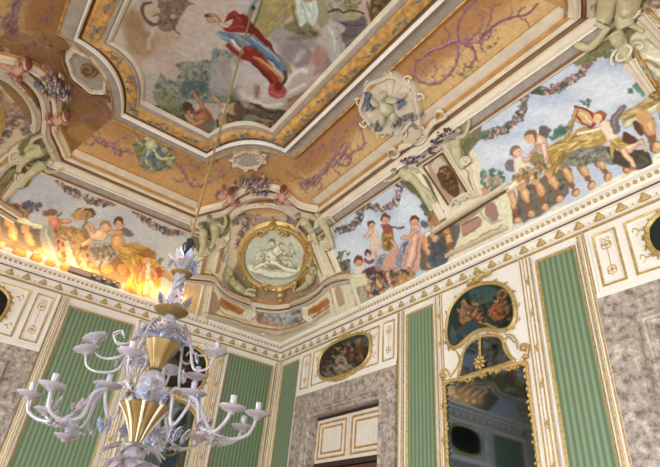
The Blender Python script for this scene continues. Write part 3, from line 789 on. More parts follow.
CV['BF'].c[:] = CV['BR'].c * .93
pt_.run('''
c R
F b7bace bfc2d4
e d3d3df f9 a.6 350,252 20,14
e d0d1dd f8 a.6 372,222 18,9 -20
e d2d3e0 f8 a.6 412,208 20,12 -30
e a9afcb f8 a.7 384,212 12,8
e d0d0dc f10 a.6 500,150 22,12 -20
e cfd0dc f12 a.6 560,112 40,12 -28
e d2d3dc f12 a.6 610,85 30,16 -30
s d2d0da w10 f8 a.6 480,165 520,145 560,122 600,105 650,84
e a6acca f10 a.6 545,98 24,8 -30
e a9aecb f10 a.6 600,66 24,8
e aeb3cc f8 a.6 500,138 16,6 -25
P cfc3a8 f1 450,40 300,240 322,208 400,152 452,112 560,36 620,-8 600,-30
# foot of the fresco
P e2dac4 f1 286,342 300,334 340,314 391,289 525,223 580,198 629,170 700,140 700,230 560,260 400,330 285,365
l cdbfa0 w1.2 a.8 340,318 391,294 525,228 580,203 660,164
l d9cdae w2 f1.5 300,331 391,290 525,224.5 580,199.5 660,157
@ balustrade
P 6f655a f2 a.9 519,192 540,178 566,166 572,172 566,196 548,210 528,220 522,222
P 66605e f2 a.9 500,196 512,190 522,214 508,228 502,220
d 54586e 7a6a58 4c4a44 n60 w1.4 500,196 512,192 520,214 506,226
d 8c7a66 574e46 7c7464 n90 w1.4 520,192 545,176 566,168 566,194 530,216
B 509,190 519,225 521,186 532,218 535,180 547,212 549,173 561,203 563,166 577,197 580,161 593,190 597,157 609,181 622,160 628,172 w8
s d8c8a6 w5.5 o8a6644 500,193 518,183 535,174.5 545,169
l efe3c8 w1.6 500,192 518,182 535,173.5
@
s cdc2aa w7 o7a6850 f1 626,123 640,116 662,105 690,92
l e4dac4 w2 626,121 662,103 690,90
g b8924c 8f6e38 d0ae6c n70 w.9 r-28 608,122 625,112 660,92 662,100 630,120
B 644,117 658,152 664,110 676,142 w13
s 6c4a38 w6 636,124 640,132
@ urn_of_fruit
d 8fb0ae 7fa6a8 5f8a88 n60 w1.6 643,66 656,62 664,70 660,78 648,76
d c09a58 8c6a3c d4b470 6d5a40 a07848 b86a4a n150 w1.8 650,80 662,76 674,84 672,104 652,98 646,90
d 5f7a80 4f6a64 n14 w1.6 625,92 636,84 642,80 648,86 640,94
d 6f8f88 n14 w1.6 634,86 650,84 644,100
@ wheat_sheaf
P bb9450 f1.2 546,149 556,142 568,136 580,128 596,126 606,132 604,144 590,148 578,152 568,158 560,168 552,174 547,170 549,160
g d9ba78 8f6c38 e3c88c a57f44 n170 w.8 r-28 548,150 570,136 582,129 604,134 590,146 570,156
g d0ae6c 84622f b8904c n60 w.8 r-62 548,160 568,152 562,168 552,174
s 6c4e2c w1.2 a.8 562,166 572,155 586,149
@ rock
P 8b8377 o5c5248 f1.4 563,160 577,150 592,146 603,145 613,152 616,163 607,163 594,162 582,166 570,165 562,170
s 5a5248 w1.4 570,158 582,157 592,153 600,150
s 5a5248 w1.4 586,164 588,156 580,150
s a9a396 w3 f2 a.8 575,160 582,154 590,150
s a9a396 w4 f2 a.8 593,158 602,152 608,156
d 6a6258 9d978a n40 w1.3 566,160 600,146 614,160 582,166
P 5a4c44 f1.6 606,148 622,148 634,150 646,150 652,164 634,170 618,164 612,160
s 766a5c w3 f2 a.7 640,156 648,162 636,167
@ tambourine
e d0a87a o8f3a2c f1 584,117 12,6.5 38
s 9c4030 w3 575,107 583,108 591,113 595,121 591,126
s 8f3a2c w2 575,109 576,116 583,123 590,127
s e4cda0 w1.5 580,113 587,118 591,122
s a8824a w3.6 o6e5230 hccb078 576,110 572,122 567,136
@ cherub
s e2c4ae w4.2:3 o8a6450 hf0dccc 604,127 595,130 587,131.5 578,133
P e3cab6 o8a6450 f1 600,123 609,122 615,131 617,142 611,144 605,136
e e6bca0 o8a6450 f1 622,148 7,4 -15
s ddb094 w6:4.5 o80523c hf0cfb8 620,148 630,149 637,143 641,141
s ddb094 w3.6:2.4 o80523c 641,141 644,145 645,150
s ddb094 w6:4 o80523c hf0cfb8 622,149 627,156 632,161 634,167
e b87058 632,169 3.5,2
P 7d6c70 o50464c f1 622,106 625,108 619,120 619,131 613,134 611,124 612,115
s a09094 w1.4 621,109 615,118 614,128
P c4a258 f1 612,140 622,138 628,145 620,150 614,147 612,160 609,150
g dcc07c 9a7a3c n30 w.7 r20 612,141 625,141 622,148 614,148
P 6c4636 f1.4 624,132 632,136 638,140 630,145 622,140
H a05c3c e8b89c r-35 599,117 6.2,6
s b06a48 w2 f1 596,112 601,111 604,114
@ cherub
P 75686a o4a4248 f1 540,128 546,126 552,129 549,133 545,142 541,138
e dcac98 o8c5c48 hf0ccbc f1 541,143 6.5,8 30
s dcac98 w5 o8c5c48 hf0ccbc 544,146 545,153 544,160
s d0987f w3.6:2.6 o8c5c48 538,146 535,150 531,153
H 8a6a48 e0ac94 r-70 531,137 6.3,6
P 9a8a5c f1.4 532,153 542,154 545,162 536,166 530,162
@ cherub
P 857a7c o504850 f1 508,160 513,161 514,170 509,171 506,166
e dcb8b0 o8c6458 hf0d6d0 f1 519,164 6.2,8 -20
P d9cdb8 f1.4 518,160 528,162 530,170 520,176 516,170
s dba890 w3.4:2.4 o8c5c48 524,161 529,160 531,156
H 94745c e2b09c r-150 516.5,152 5.6,5.4
@
d 8a6e50 6c5a48 b58a64 a4764e c9b088 n90 w1.6 515,172 545,160 550,168 530,180 512,186
d 4f6a58 5f7a68 n26 w1.6 548,136 562,126 570,128 556,140
d 4f6a58 n8 w1.3 576,100 590,98 588,106
@ flower_garland
G 5a6658 a8707a c9a8a0 4c5a50 8a6a70 d0b0a4 n3 w7.5 531,90 543,91 556,88 568,81 580,73 588,63 592,56
@ flower_garland
G 5a6658 a8707a c9a8a0 4c5a50 8a6a70 6e8068 n3 w7.5 524.5,94 523,106 519,116 509,126 497,132 486,135 476,137
@
G 5a6658 4c5a50 n2 w4 525,92 533,91 542,92
# pier between the two bays
P d9ccb4 f1.2 404,162 446,139 472,150 482,170 484,194 505,190 510,236 448,262 440,222 428,196
P 8b8260 f2 392,172 410,164 424,176 440,206 446,222 438,224 424,200 404,180
@ stucco_nude
P 77704e f2 386,178 398,170 412,167 426,176 434,192 440,208 434,212 420,200 404,186
s bcb78e w3.6:3 o6c6444 386,181 393,180 400,179
e c4be98 o6c6444 hdad6b4 f1 410,176 8,6 25
s bcb78e w7:5 o6c6444 hdad6b4 414,178 422,186 428,196 432,204
e bcb78e o6c6444 398,175 4,4
@
d 66745a 8a9070 54624c n46 w1.7 424,198 436,206 442,222 430,222 422,208
d b07a54 c49a70 n16 w1.6 432,212 442,216 438,226 430,222
@ stucco_nude
P 7a7250 f2 455,122 470,116 480,124 478,142 470,150 466,168 458,160 452,140
s c0ba92 w4:4 o6c6444 hdad6b4 471,119 470,130 463,138
e c0ba92 o6c6444 hdad6b4 f1 458,143 5.5,7
s bcb78e w8:5 o6c6444 hdad6b4 459,146 461,156 462,166
e bcb78e o6c6444 461,129 4,3.8
@
d 6c6a48 8a8460 n30 w1.4 470,122 480,126 478,142 470,146
d 5c7460 6f8a70 4a5c50 n60 w1.7 480,172 500,166 506,184 496,196 484,192
d b89a8a d0b8a4 a47c70 n26 w1.6 484,176 502,176 500,192 486,192
e c89070 o7a5040 f1 485,191 3.6,4
P b09482 f1 427,167 441,153 466,193 450,204
P c9b29e f1.5 431,166 440,158 448,170 440,176
@ bronze_urn
P 6c4830 o46301f f1 439,170 446,166 451,170 457,179 459,190 455,197 449,194 443,187 438,178
s 9a6c44 w1.6 f1 442,171 449,176 446,184
s b08858 w1 440,172 446,169
s 50341f w1.2 444,180 452,178 456,184
d 9a7048 543622 n26 w1 441,172 452,172 456,190 448,190
@
P cfc4b4 f1 450,203 457,196 467,192 473,196 462,203 452,210
s a89a8a w1 452,206 456,200 461,202 465,196 469,199
s 8b7e60 w1.4 f1 441,229 480,205 508,188
P 9d8c70 f1.5 a.9 440,231 478,206 482,210 446,234
P b28c80 o8a7454 f1 462,225 478,216.5 481,225 464,236
P b28c80 o8a7454 f1 445,236 452,231 454,241 448,244
P a8807a o7a6450 f1 485,207 495,203 497,219 490,222
s b3a68c w2 478,205 483,216 490,223 500,220
s b08a4c w1.3 447,253 475,239 502,225
l c0a468 w1 441,252 446,250
@ flower_garland
G 7a3f48 5c6274 c9bcb4 9a5560 4c4a58 8f93a4 d8cfc6 n4 w9 402,163 412,158 422,156 431,150 438,142 444,135 452,131
G 7a3f48 5c6274 c9bcb4 9a5560 4c4a58 n3 w7 452,131 444,138 436,150 428,158
# bay nearer the corner: figures
@ flower_garland
G 4f5c50 a8707a c9a8a8 5a5068 8a7a7a n3 w6 361,206 360,217 355,224 347,229 338,231
@ flower_garland
G 4f5c50 a8707a c9a8a8 5a5068 8a7a7a d8bcb4 n3 w6.5 363,204 372,207 384,208 394,203 399,193 401,184
@
d 6a7a6c 54645a 7f8c78 n60 w1.8 420,203 432,204 442,214 440,224 426,216
d b07a54 c49468 8a5c44 n36 w1.8 430,212 442,216 442,226 430,226
s d9cdb4 w4 o8c7a58 330,281 342,279 355,275
s d9cdb4 w4.6 o8c7a58 421,239 440,229 458,219
l f0e6cc w1.2 421,238 440,228 458,218
d 6a6a50 5f5a4c 8a7a54 n46 w1.5 333,262 345,262 352,272 340,278
s 75603f w1 340,264 342,254 345,250
d 5f6a5c n18 w1.2 334,252 350,252 350,268 338,266
@ balustrade
P 6f645a f1.6 a.95 422,242 456,224 458,238 446,262 432,268 420,268
B 424,240 430,268 434,234 440,262 446,229 452,256 w7
d 4a5568 4f6478 5a5450 n34 w2 428,246 446,238 444,262 430,266
@ marble_column
P b3a58e f1.2 352,284 362,280 372,290 374,300 352,308
s cdbfa6 w2.5 353,284 354,296 354,306
s 8c7c68 w1 358,284 359,304
@ musician_figure
P 5c4a50 f1.4 362,274 374,266 384,276 384,292 372,296 364,286
P dacdc2 f1.2 356,266 364,266 366,276 360,282 356,276
s e0b8a4 w4 o80584a hf4d8c8 363,279 369,281 373,287
s 7c3c3c w2.5 364,272 370,268 376,270
H 8a4c32 d89c80 r-100 359,262 4.6,4.4
@
e 6a4840 368,253 3.6,3.6
e d8a48c 369,255 2,2.2
s a05050 w3 366,260 370,262 374,260
@ standing_figure
P dcb8a8 o80584a f1 369,230 375,229 379,240 380,252 375,256 371,246
s dcb8a8 w3 o80584a 366,236 371,232
H 6a4c3c d8a890 r-100 371,225 3.8,3.6
s c49a86 w2.6 376,252 376,258
@ archer_figure
P a87e48 o6a4c30 f1 383,232 391,231 394,242 390,250 382,248
d c9a468 7c5c38 n24 w1.2 383,233 392,232 391,248 383,247
P a05c4c f1 382,225 390,225 392,232 384,233
s d8a48c w2.6 o80584a 391,240 395,246 397,252
H 7a4c34 d8a088 r-100 385.5,219 4.8,4.4
s 4c4048 w1.4 391,227 398,228.5 404,226.5
s c9ccd8 w1 398,228 400,222 398,216
@ patterned_cloth
P d09c8c o9c6a5c f1 381,268 384,257 397,248 396,262 393,270 386,272
P 8b8fa0 f1 396,266 399,247 408,240 405,254 402,268
d 5c6070 b4b4ba 74788c n60 w1 396,264 400,248 407,242 403,262
P 8f9096 f1 375,268 379,256 385,254 382,268
d 5c6070 b4b4ba n20 w1 376,266 380,257 384,257 381,266
@ standing_woman
P d39f90 o9c6a5c f1 411,232 421,232 421,250 418,270 404,272 402,263 407,248
s e6bcae w2.6 f2 415,236 413,250 409,266
s a8746a w1.6 f1.4 419,238 417,254 413,268
s b4837a w1.2 410,244 406,258 404,268
e dcae96 o80584a 416,228 3.8,4.4
s d8a288 w3 o80584a 415,231 409,236 403,238
H 6a4434 dca488 r-90 414,221.5 4.4,4.2
P 6c6874 f1 420,222 426,221 429,226 424,229
@
P 5c4640 f1.4 378,270 394,272 402,270 414,272 410,280 396,284 384,286 376,280
d a8764e 7c4a40 4a3836 c8a478 n90 w1.6 378,272 412,272 404,282 384,288
s 8a4a40 w3 384,273 386,280 388,286
s 5a4a4c w2.4 392,272 398,276 400,284
s 5a4a4c w2.4 402,270 408,274 411,281
e 5a6478 440,258 3,5
d a89078 d0b49c 7a5c4c 5a5060 8c98a8 b8705c n80 w1.2 364,276 384,266 416,268 414,280 396,288 372,292
s d0a890 w2 388,276 390,284 394,290
s c89878 w2 398,276 402,283
B 366,284 370,298 378,282 382,294 w5
s b89070 w3 411,274 413,279
d d8a878 c08a58 n20 w1.6 394,280 412,272 414,278 398,286
# right hand end: stucco nudes below the volutes
P 8a7e58 f1.6 584,22 600,18 626,24 650,38 664,60 664,70 646,62 630,58 616,50 604,52 594,60 578,66 572,60 580,44
c R D3 BR BD3
@ stucco_nude
P 857a54 f2 588,-10 600,-12 640,-12 642,10 636,30 610,34 590,24
s bdb48c w10:8 o6c6240 hdcd6b2 611,-10 608,4 606,18
s bdb48c w12:9 o6c6240 hdcd6b2 630,-10 628,6 625,22
s c2b98c w4.6:4 o6c6240 hdcd6b2 578,45 590,48 600,40 608,30
s bdb48c w3.6 o6c6240 hdcd6b2 597,23 604,27 611,31
e c0b88e o6c6240 hdad4b0 f1.2 620,40 7,9 -30
s b4ac84 w6:3 o6c6240 hdcd6b2 622,46 626,54 631,60
s bdb48c w2.4 o6c6240 629,24 638,30 644,32
@
d 77724c 6c6c4c 8a9070 n60 w1.5 586,50 604,52 616,52 630,56 628,62 600,56 584,62
c D3 R BR BD3
P d0c3ac f1.4 642,-14 680,-14 700,110 664,80 634,56 630,38 640,26
s a8987c w3 646,40 656,46 668,50
s 9a8866 w3.5 f1.5 646,60 656,66 670,72
s 8d7850 w2.6 f1.5 644,18 656,26 672,34
s ece2d0 w2 644,54 656,60 670,64
s ece2d0 w2 641,14 650,22 670,30
@ volute
e cfc3ae o8d7c5c f1 648,9 10,9
s 9a8a70 w1.2 639,8 644,1 652,1 656,8 652,14 646,12 646,7 650,7
@ volute
e cfc3ae o8d7c5c f1 638,47 8.5,7.6
s 9a8a70 w1.2 631,46 635,41 642,42 644,48 639,52 634,49 636,45 640,46
''')
pt_.run('''
c L
F b6b0bb bcb5bb
e a9a4b4 f12 a.8 60,205 22,8 20
e c9c2c0 f10 a.8 90,208 26,7 20
e c3bcc0 f10 a.8 150,232 26,12 30
e cbc0ba f10 a.9 175,250 18,14 30
e cdc4bc f8 a.8 172,268 14,12
P c9bda4 f1 40,140 40,156 100,186 140,205 190,236 215,240 215,200 130,150
P e4d8c0 f1.2 -60,230 0,250 40,262 80,277 130,292 180,312 240,330 290,352 280,380 -60,300
@ painted_balusters
P 746860 f2 a.95 -60,195 2,217 40,230 46,244 40,250 24,250 0,246 -60,232
P 9a6c50 f2 a.95 92,262 100,258 130,258 134,284 118,282 104,276 94,272
B 9,222 19,256 25,228 36,262 -8,216 2,250 -24,210 -14,242 w8
s d9cbb0 w4 o8a7454 -60,193 2,213 22,220.5 41,227.5
l f0e4c8 w1.2 -60,191.5 2,212 41,226
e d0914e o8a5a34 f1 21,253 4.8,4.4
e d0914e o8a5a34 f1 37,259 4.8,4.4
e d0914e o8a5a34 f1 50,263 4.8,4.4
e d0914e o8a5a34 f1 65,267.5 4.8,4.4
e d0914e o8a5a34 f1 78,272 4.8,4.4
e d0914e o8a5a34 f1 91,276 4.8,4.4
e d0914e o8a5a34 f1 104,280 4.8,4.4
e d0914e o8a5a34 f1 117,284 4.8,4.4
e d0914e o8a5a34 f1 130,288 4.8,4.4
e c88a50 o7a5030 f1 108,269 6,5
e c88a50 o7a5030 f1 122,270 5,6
s c48a50 w3 43,252 48,256
e c88a50 o7a5030 f1 40,250 3.4,4
@
d a8584a c88a60 8a6a4c 6c5048 c0a080 n70 w1.5 2,206 14,203 30,212 28,218 4,213
d 6c6474 5c5a64 n34 w1.3 22,204 30,200 40,204 38,212 24,212
s 6c6454 w1 30,214 31,206 33,202
@ flower_garland
G 5c5c50 a8787c c9b0a4 6a5450 8a7a64 n3 w7 60,181 69,189 82,197 98,202 112,202 124,199
@
s d3c6b8 w5 f2.5 66,182 84,187 106,194 120,198
@ flower_garland
G 5c5c50 a8787c c9b0a4 6a5450 8a7a64 n3 w6.5 131,203 139,213 151,224 167,231 185,232
@ tambourine
e 74523a f1 85,213 10.5,5.4 -52
e c08e62 f1 81.5,215 10.5,5 -52
s d8aa7c w1.4 f1 76,220 80,211 86,206
s 9a7a4c w3 87,214 86,222 82,228
@ cherub
e b4a488 f2 a.8 66,230 8,4
s cf8e6c w4:3 o7c4c38 hecb894 56,222 63,222 69,221
e cc7a5c o7c4c38 he8a884 f1 55,224 6,5.6
e 8f6a50 f1 50,213 7,3.6 10
e d89a78 51,218 3.6,3
s 7a6a58 w2.2 58,216 61,213
@ hanging_drapery
P a39a92 f1.4 43,226 54,228 57,240 62,262 54,262 44,252 40,240
s c0b8aa w2 f1.5 46,230 50,246 56,260
s 8a847c w1.4 50,230 54,246
P b4745c f1.4 55,230 64,232 66,262 58,258
d d09a74 8a4e40 c0a484 n60 w1.4 55,230 64,232 66,260 60,256
P c5b8a2 f1.2 63,232 70,234 74,262 80,272 70,266 65,250
P a8886c f1.2 69,236 78,236 84,262 78,266 74,256
P c9b692 f1.2 76,248 80,246 90,272 82,272
P b07a54 f1.4 82,244 92,250 98,274 88,272
d d09a64 8a5a40 c8b090 a48468 n110 w1.4 68,236 92,248 98,272 84,270 72,258
s dccdb4 w1.4 67,236 70,250 76,264
@
P a99a8c f1.6 90,246 100,242 112,244 116,254 108,264 98,266 90,258
d 7c7068 c0b4a4 94684c 8a8078 n100 w1.3 90,246 112,244 116,256 98,266
s 6e6258 w2 102,262 100,268 102,276
P c28e50 f1.4 58,226 84,232 86,240 70,240
d d8a868 8a8454 b46e4c c8b08c n80 w1.5 58,228 86,230 88,244 64,240
@ cherub
s e0b084 w6:4 o905c3c hf4d0a8 96,237 89,240 82,245
e e4b68c o905c3c hf6d8b4 f1 98,235 9,5.4 -28
s dca880 w3.4:2.4 o905c3c 94,231 91,226 88,224
H b48852 e6b08a r-80 105,227 5.8,5.4
@ cherub
P 7d7464 o54483c f1 120,229 128,229 133,235 124,235
e d29a60 o8a5c38 hecbc84 f1 118,242 6.4,9
s dea27a w4 o8a5c3c 121,232 114,233 108,233
H 6a4a40 dca078 r-80 118.5,223.5 5.4,5
@ wheat_sheaf
P c4964c f1.4 118,250 128,244 141,244 156,254 152,262 138,262 134,272 124,264
g e0b868 8f6430 d0a050 n110 w.8 r20 119,250 130,245 150,250 150,260 126,262
@ harvest_figure
P d29c4a f1.4 136,258 144,256 154,258 160,268 160,292 150,298 136,292 128,298 126,286 132,272
g e8bc70 a86e34 c08440 n110 w.8 r80 134,258 158,262 158,292 128,296
e cc8464 f1.4 140,273 4.6,6
e b0604a f1.4 160,272 5.4,5.4
s c89460 w4 o8a5c3c 164,274 174,279 182,282
s e8b890 w6:5 o9a6040 hf8d8b8 148.5,266 148.5,273 148.5,281
s e8b890 w4:3 o9a6040 147,282 146,288 144.5,294
s e8b890 w4:3 o9a6040 150,282 153,288 151,294
s d89c70 w3 o9a6040 144,268 140,274 140,280
s d89c70 w3 o9a6040 152,268 156,274 155,280
P 8c866a f1 157,260 163,257 160,264
e e0a87c 147,260.5 3.8,4
e a87440 f1 147,253 8.5,4 10
s 8a5a30 w1.2 139,254 147,257 155,257
@
s cfa878 w3 f1.5 162,268 172,276 186,284
P d0b48c f1.4 150,296 170,286 190,296 200,316 176,310
c L D2 BD2
P 8f7f58 f2 -60,60 -10,60 30,128 50,132 62,150 68,168 60,180 44,170 34,172 28,186 12,192 0,206 -60,190
d 7c6c48 a0906a 6a5c3c n140 w2 0,130 50,132 60,164 30,172 10,196 0,180
@ stucco_nude
s b9ae80 w9:7 o5e5434 hd6ceaa 20,144 26,152 29,160
s bdb286 w5:4 o5e5434 hd6ceaa 32,136 38,146 37,156
s c2b77e w4:3 o5e5434 hdcd29c 40,164 49,170 58,169 64,166
e b4ae86 o5e5434 hd0ccac f1 32,169 5,5
s b5aa7c w4 o5e5434 hd0c8a0 44,150 50,154 42,160
e b5aa7c o5e5434 18,141 4,5
@
s cbbda4 w6 f1.5 -10,152 10,140 28,126
s b5a68a w8 f1.5 -10,170 8,160 20,150
s 6e5c3a w2 f1 -6,178 12,168 24,160
s c2b394 w1.6 -6,166 8,158 18,150
s 7d6b46 w3 -6,190 14,180 26,170
s 4c4838 w2 16,132 22,128 30,124
@ volute
e c3b69c o7a6a4a f1 6,152 6,5
s 8d7d5c w1.2 2,152 6,148 10,151 7,155 4,153
''')
pt_.run('''
c D R L BD
@
c D
F c2ac94 ccb9a0
c D R L
# side piers of the corner
P d6c8ae f1.2 190,232 206,212 226,208 232,216 228,250 222,284 210,330 188,318 176,306 184,270
P d6c8ae f1.2 296,214 318,212 328,228 333,252 342,272 350,284 354,312 334,314 322,284 308,250
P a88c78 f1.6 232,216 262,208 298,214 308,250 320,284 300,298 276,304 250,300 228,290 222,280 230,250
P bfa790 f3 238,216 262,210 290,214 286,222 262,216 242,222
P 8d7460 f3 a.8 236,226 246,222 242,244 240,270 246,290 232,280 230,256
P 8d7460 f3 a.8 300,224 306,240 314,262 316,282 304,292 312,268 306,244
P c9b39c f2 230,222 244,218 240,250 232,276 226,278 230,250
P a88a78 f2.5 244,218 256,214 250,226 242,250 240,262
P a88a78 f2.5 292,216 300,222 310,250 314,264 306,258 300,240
d 9a7868 b8907c 7c6c60 c8a898 n60 w1.4 240,212 262,210 252,226 242,240
d 9a7868 b8907c 7c6c60 c8a898 n60 w1.4 284,212 296,218 308,240 306,250
s dccdb4 w2.6 228,218 226,240 220,262 216,278
s 9a8468 w1.4 231,218 229,240 224,262
s dccdb4 w2.6 301,222 310,244 320,266 326,280
s 9a8468 w1.4 298,224 307,246 316,268
c D L R BD
@ stucco_nude
P 857c56 f2 202,214 222,210 230,214 228,232 214,240 200,236
s c4ba90 w3.4 o6e6644 hdcd6b4 225,216 226,222 222,226
e c8be94 o6e6644 hdcd6b4 f1 217,228 6,7
e bfb68c o6e6644 210,220 3.8,3.6
s c0b68c w6:4 o6e6644 213,232 212,242 211,250
@ stucco_nude
P 857c56 f2 186,222 198,216 206,226 206,246 198,252 192,240
s c4ba90 w4:3 o6e6644 hdcd6b4 190,222 194,230 201,232
e bfb68c o6e6644 hdcd6b4 f1 203,238 4.6,7
@ stucco_nude
P 857c56 f2 294,214 304,208 318,214 330,214 334,226 320,240 308,236
s c4ba90 w6:5 o6e6644 hdcd6b4 304,222 312,230 318,238
e c8be94 o6e6644 hdcd6b4 f1 305,220 5.6,5
e bfb68c o6e6644 298,216 3.6,3.4
s c4ba90 w4:3 o6e6644 hdcd6b4 322,222 330,228 334,236
e bfb68c o6e6644 hdcd6b4 f1 324,220 4,3.6
@ flower_garland
G 6a5c58 a8707a c9a898 6c6a58 8a7a7a n3 w6 234,222 238,214 244,218 246,226 241,236 238,246
@ flower_garland
G 6a5c58 a8707a c9a898 6c6a58 8a7a7a n3 w6 300,220 294,216 290,222 300,230 307,244 312,254
@
d c08a4c a8743c d8b070 n50 w1.5 180,268 214,270 214,282 184,282
@ stucco_nude
P 90865c f2 228,284 236,276 248,282 256,292 250,298 236,294
s c4ba84 w7:5 o6e6644 hdcd6aa 234,282 241,289 248,292
s c4ba84 w3 o6e6644 232,282 230,274 228,268
e c4ba84 o6e6644 252,291 3.4,3
@ stucco_nude
P 90865c f2 300,290 314,284 318,274 312,268 304,282
s c4ba84 w6:5 o6e6644 hdcd6aa 314,272 310,282 303,289
s c4ba84 w3 o6e6644 312,268 306,262
e c4ba84 o6e6644 300,290 3.4,3
@
# curved entablature and plinth
P d8cab0 f1.4 186,276 214,276 224,290 246,301 278,306 308,299 326,284 340,276 362,274 366,284 350,290 342,310 318,326 286,334 246,328 214,314 206,322 184,312
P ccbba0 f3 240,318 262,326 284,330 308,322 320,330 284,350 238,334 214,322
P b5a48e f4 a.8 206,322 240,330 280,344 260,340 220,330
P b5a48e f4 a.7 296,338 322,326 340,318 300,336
P b97c4c o8a6c4c f1.4 221,298 232,303 244,310 240,314 228,311 220,306
P a8623c f1.4 222,301 232,305 240,311 230,309
P b97c4c o8a6c4c f1.4 327,299 318,304 306,311 308,315 320,311 328,305
P a8623c f1.4 325,303 316,307 308,312 316,311
P a9806c f1.4 262,310 280,312 301,311 304,320 290,326 272,326 256,321
@ painted_flowers
d 7f8ea4 a4b0c0 9a6a58 c89a84 5f6a80 c4bcb4 n150 w1.7 260,308 300,310 304,319 286,325 262,321
d 8fa4bc b8c4d0 n24 w1.8 274,308 288,308 288,316 274,316
@
s 8d744e w1.8 f1 214,314 226,319 240,324 256,328 276,331 296,328 312,320 322,314
s b89468 w1 217,310 230,316 246,321
c L R D
@ painted_pedestal
P c98e5c f1.6 a.9 180,268 196,272 214,276 212,284 196,282 178,276
s e0cfae w2.4 o9a7444 182,276 198,279 216,282
P cfa478 f2 a.8 188,286 204,288 200,316 186,312
P 6a5c50 f2 a.0 0,0 1,0 1,1
P a4846c f2 a.9 208,296 214,292 220,308 208,316
@ painted_pedestal
s e0d6bc w2.6 o9a8458 324,284 340,278 362,275
s 9a8468 w1.2 330,286 336,312
s 9a8468 w1.2 342,282 348,308
P b79a86 f1.4 334,290 340,288 344,304 338,306
''')

for k_ in ('D2', 'D3'): CV[k_].c[:] = CV['D'].c.reshape(230, 230, 3)[:, ::-1].reshape(-1, 3)
pt_.run('''
c D2 BD2
@ cherub_with_blue_sash
P 5b4a3c f1.6 38,86 46,80 54,84 56,96 46,100 40,96
e b07a50 o5c3c28 hd09c70 f1 55,100 7,5
e 3c4472 f1.2 40,110 4,3.4
e 39427a f1.4 58,122 3.4,5
s a87850 w3 o5c3c28 48,104 56,110 62,108
s 9c7a58 w3 f1.4 62,108 70,112
P 6a5844 f1.4 34,98 44,94 50,102 44,112 36,108
@ cherub_pair
s c08a78 w4 o6a4438 2,50 10,56 18,60
e b87a66 o6a4438 f1 20,58 5,4
d b0705c 5c6a48 c09a80 7a5a48 n70 w1.6 0,44 14,50 30,62 40,76 46,86 34,80 16,62 0,56
@
c D3 R BR BD3
@ stucco_nude
P 857a54 f2 588,-10 600,-12 640,-12 642,10 636,30 610,34 590,24
s bdb48c w10:8 o6c6240 hdcd6b2 611,-10 608,4 606,18
s bdb48c w12:9 o6c6240 hdcd6b2 630,-10 628,6 625,22
@
''')
# ================================================================== REAL MOULDINGS AND RELIEF ON THE VAULT
SURF = [PR, PL_, PD, PD2, PD3, BR, BL, BD, BD2, BD3, PC]
def V(px, py, h=0.0):
    """point of the vault seen at a pixel, lifted h metres off it; and its normal"""
    d = ray(px, py); best = None
    for p in SURF:
        k = d.dot(p.n)
        if k >= -1e-4: continue
        t = (p.p - EYE).dot(p.n) / k
        if t > 0.5 and (best is None or t < best[0]): best = (t, p)
    # the vault is convex from inside: the nearest hit is the surface
    return EYE + d * best[0] + best[1].n * h, best[1].n
def vpath(pts, h=0.0, smooth=True, k=4, closed=False):
    P = crv(pts, k, closed) if smooth else pts
    q = [V(x, y, h) for x, y in P]; return [a for a, b in q], [b for a, b in q]
def rband(mb, pts, w, prof, h0=-.02, smooth=True, closed=False, k=4, w2=None):
    """a moulding of width w (m) following traced points; prof = [(side 0..1, height m)]"""
    p, n = vpath(pts, 0, smooth, k, closed); N = len(p); rows = []
    for i in range(N):
        a = p[i - 1] if (i > 0 or closed) else p[i]; b = p[(i + 1) % N] if (i < N - 1 or closed) else p[i]
        t = (b - a).normalized(); s = n[i].cross(t).normalized(); ww = w if w2 is None else w + (w2 - w) * i / (N - 1)
        rows.append([p[i] + s * ((q[0] - .5) * ww) + n[i] * q[1] for q in prof])
    return mb.grid(rows, closed_v=closed, cap=not closed)
def rnd_prof(h, n=5, b=-.02): return [(0, b)] + [(.5 - .5 * math.cos(math.pi * i / n), h * math.sin(math.pi * i / n)) for i in range(n + 1)] + [(1, b)]
def ogee(h): return [(0, -.02), (0, h * .35), (.12, h * .4), (.2, h * .85), (.4, h), (.55, h * .8), (.62, h * .45), (.8, h * .35), (.9, h * .2), (1, h * .15), (1, -.02)]
def slab(mb, pts, h, bev=.012, smooth=True, k=3, base=-.02):
    p, n = vpath(pts, 0, smooth, k, True); c = sum(p, Vector()) / len(p); nn = sum(n, Vector()).normalized()
    rim = [a + b * base for a, b in zip(p, n)]; up = [a + b * (h - bev) for a, b in zip(p, n)]
    top = [a + (c - a).normalized() * bev + b * h for a, b in zip(p, n)]
    mb.grid([rim, up, top], closed_u=True); m = len(p); vs = top + [c + V_n(c, nn) * h]
    return mb.add(vs, [(i, (i + 1) % m, m) for i in range(m)])
def V_n(c, nn): return nn
def spiral(cx, cy, r, turns, a0=0, sgn=1, r1=.12, n=16):
    return [(cx + r * (1 - (1 - r1) * t / (n * turns)) * math.cos(a0 + sgn * t * 2 * math.pi / n), cy + r * (1 - (1 - r1) * t / (n * turns)) * math.sin(a0 + sgn * t * 2 * math.pi / n)) for t in range(int(n * turns) + 1)]
def rtube(mb, pts, r, h=0.0, smooth=True, seg=6, r2=None, closed=False, k=4):
    p, n = vpath(pts, h, smooth, k, closed); N = len(p)
    rr = [r if r2 is None else r + (r2 - r) * i / (N - 1) for i in range(N)]
    return mb.tube(p, rr, seg, closed=closed)
BASE = [0.0]
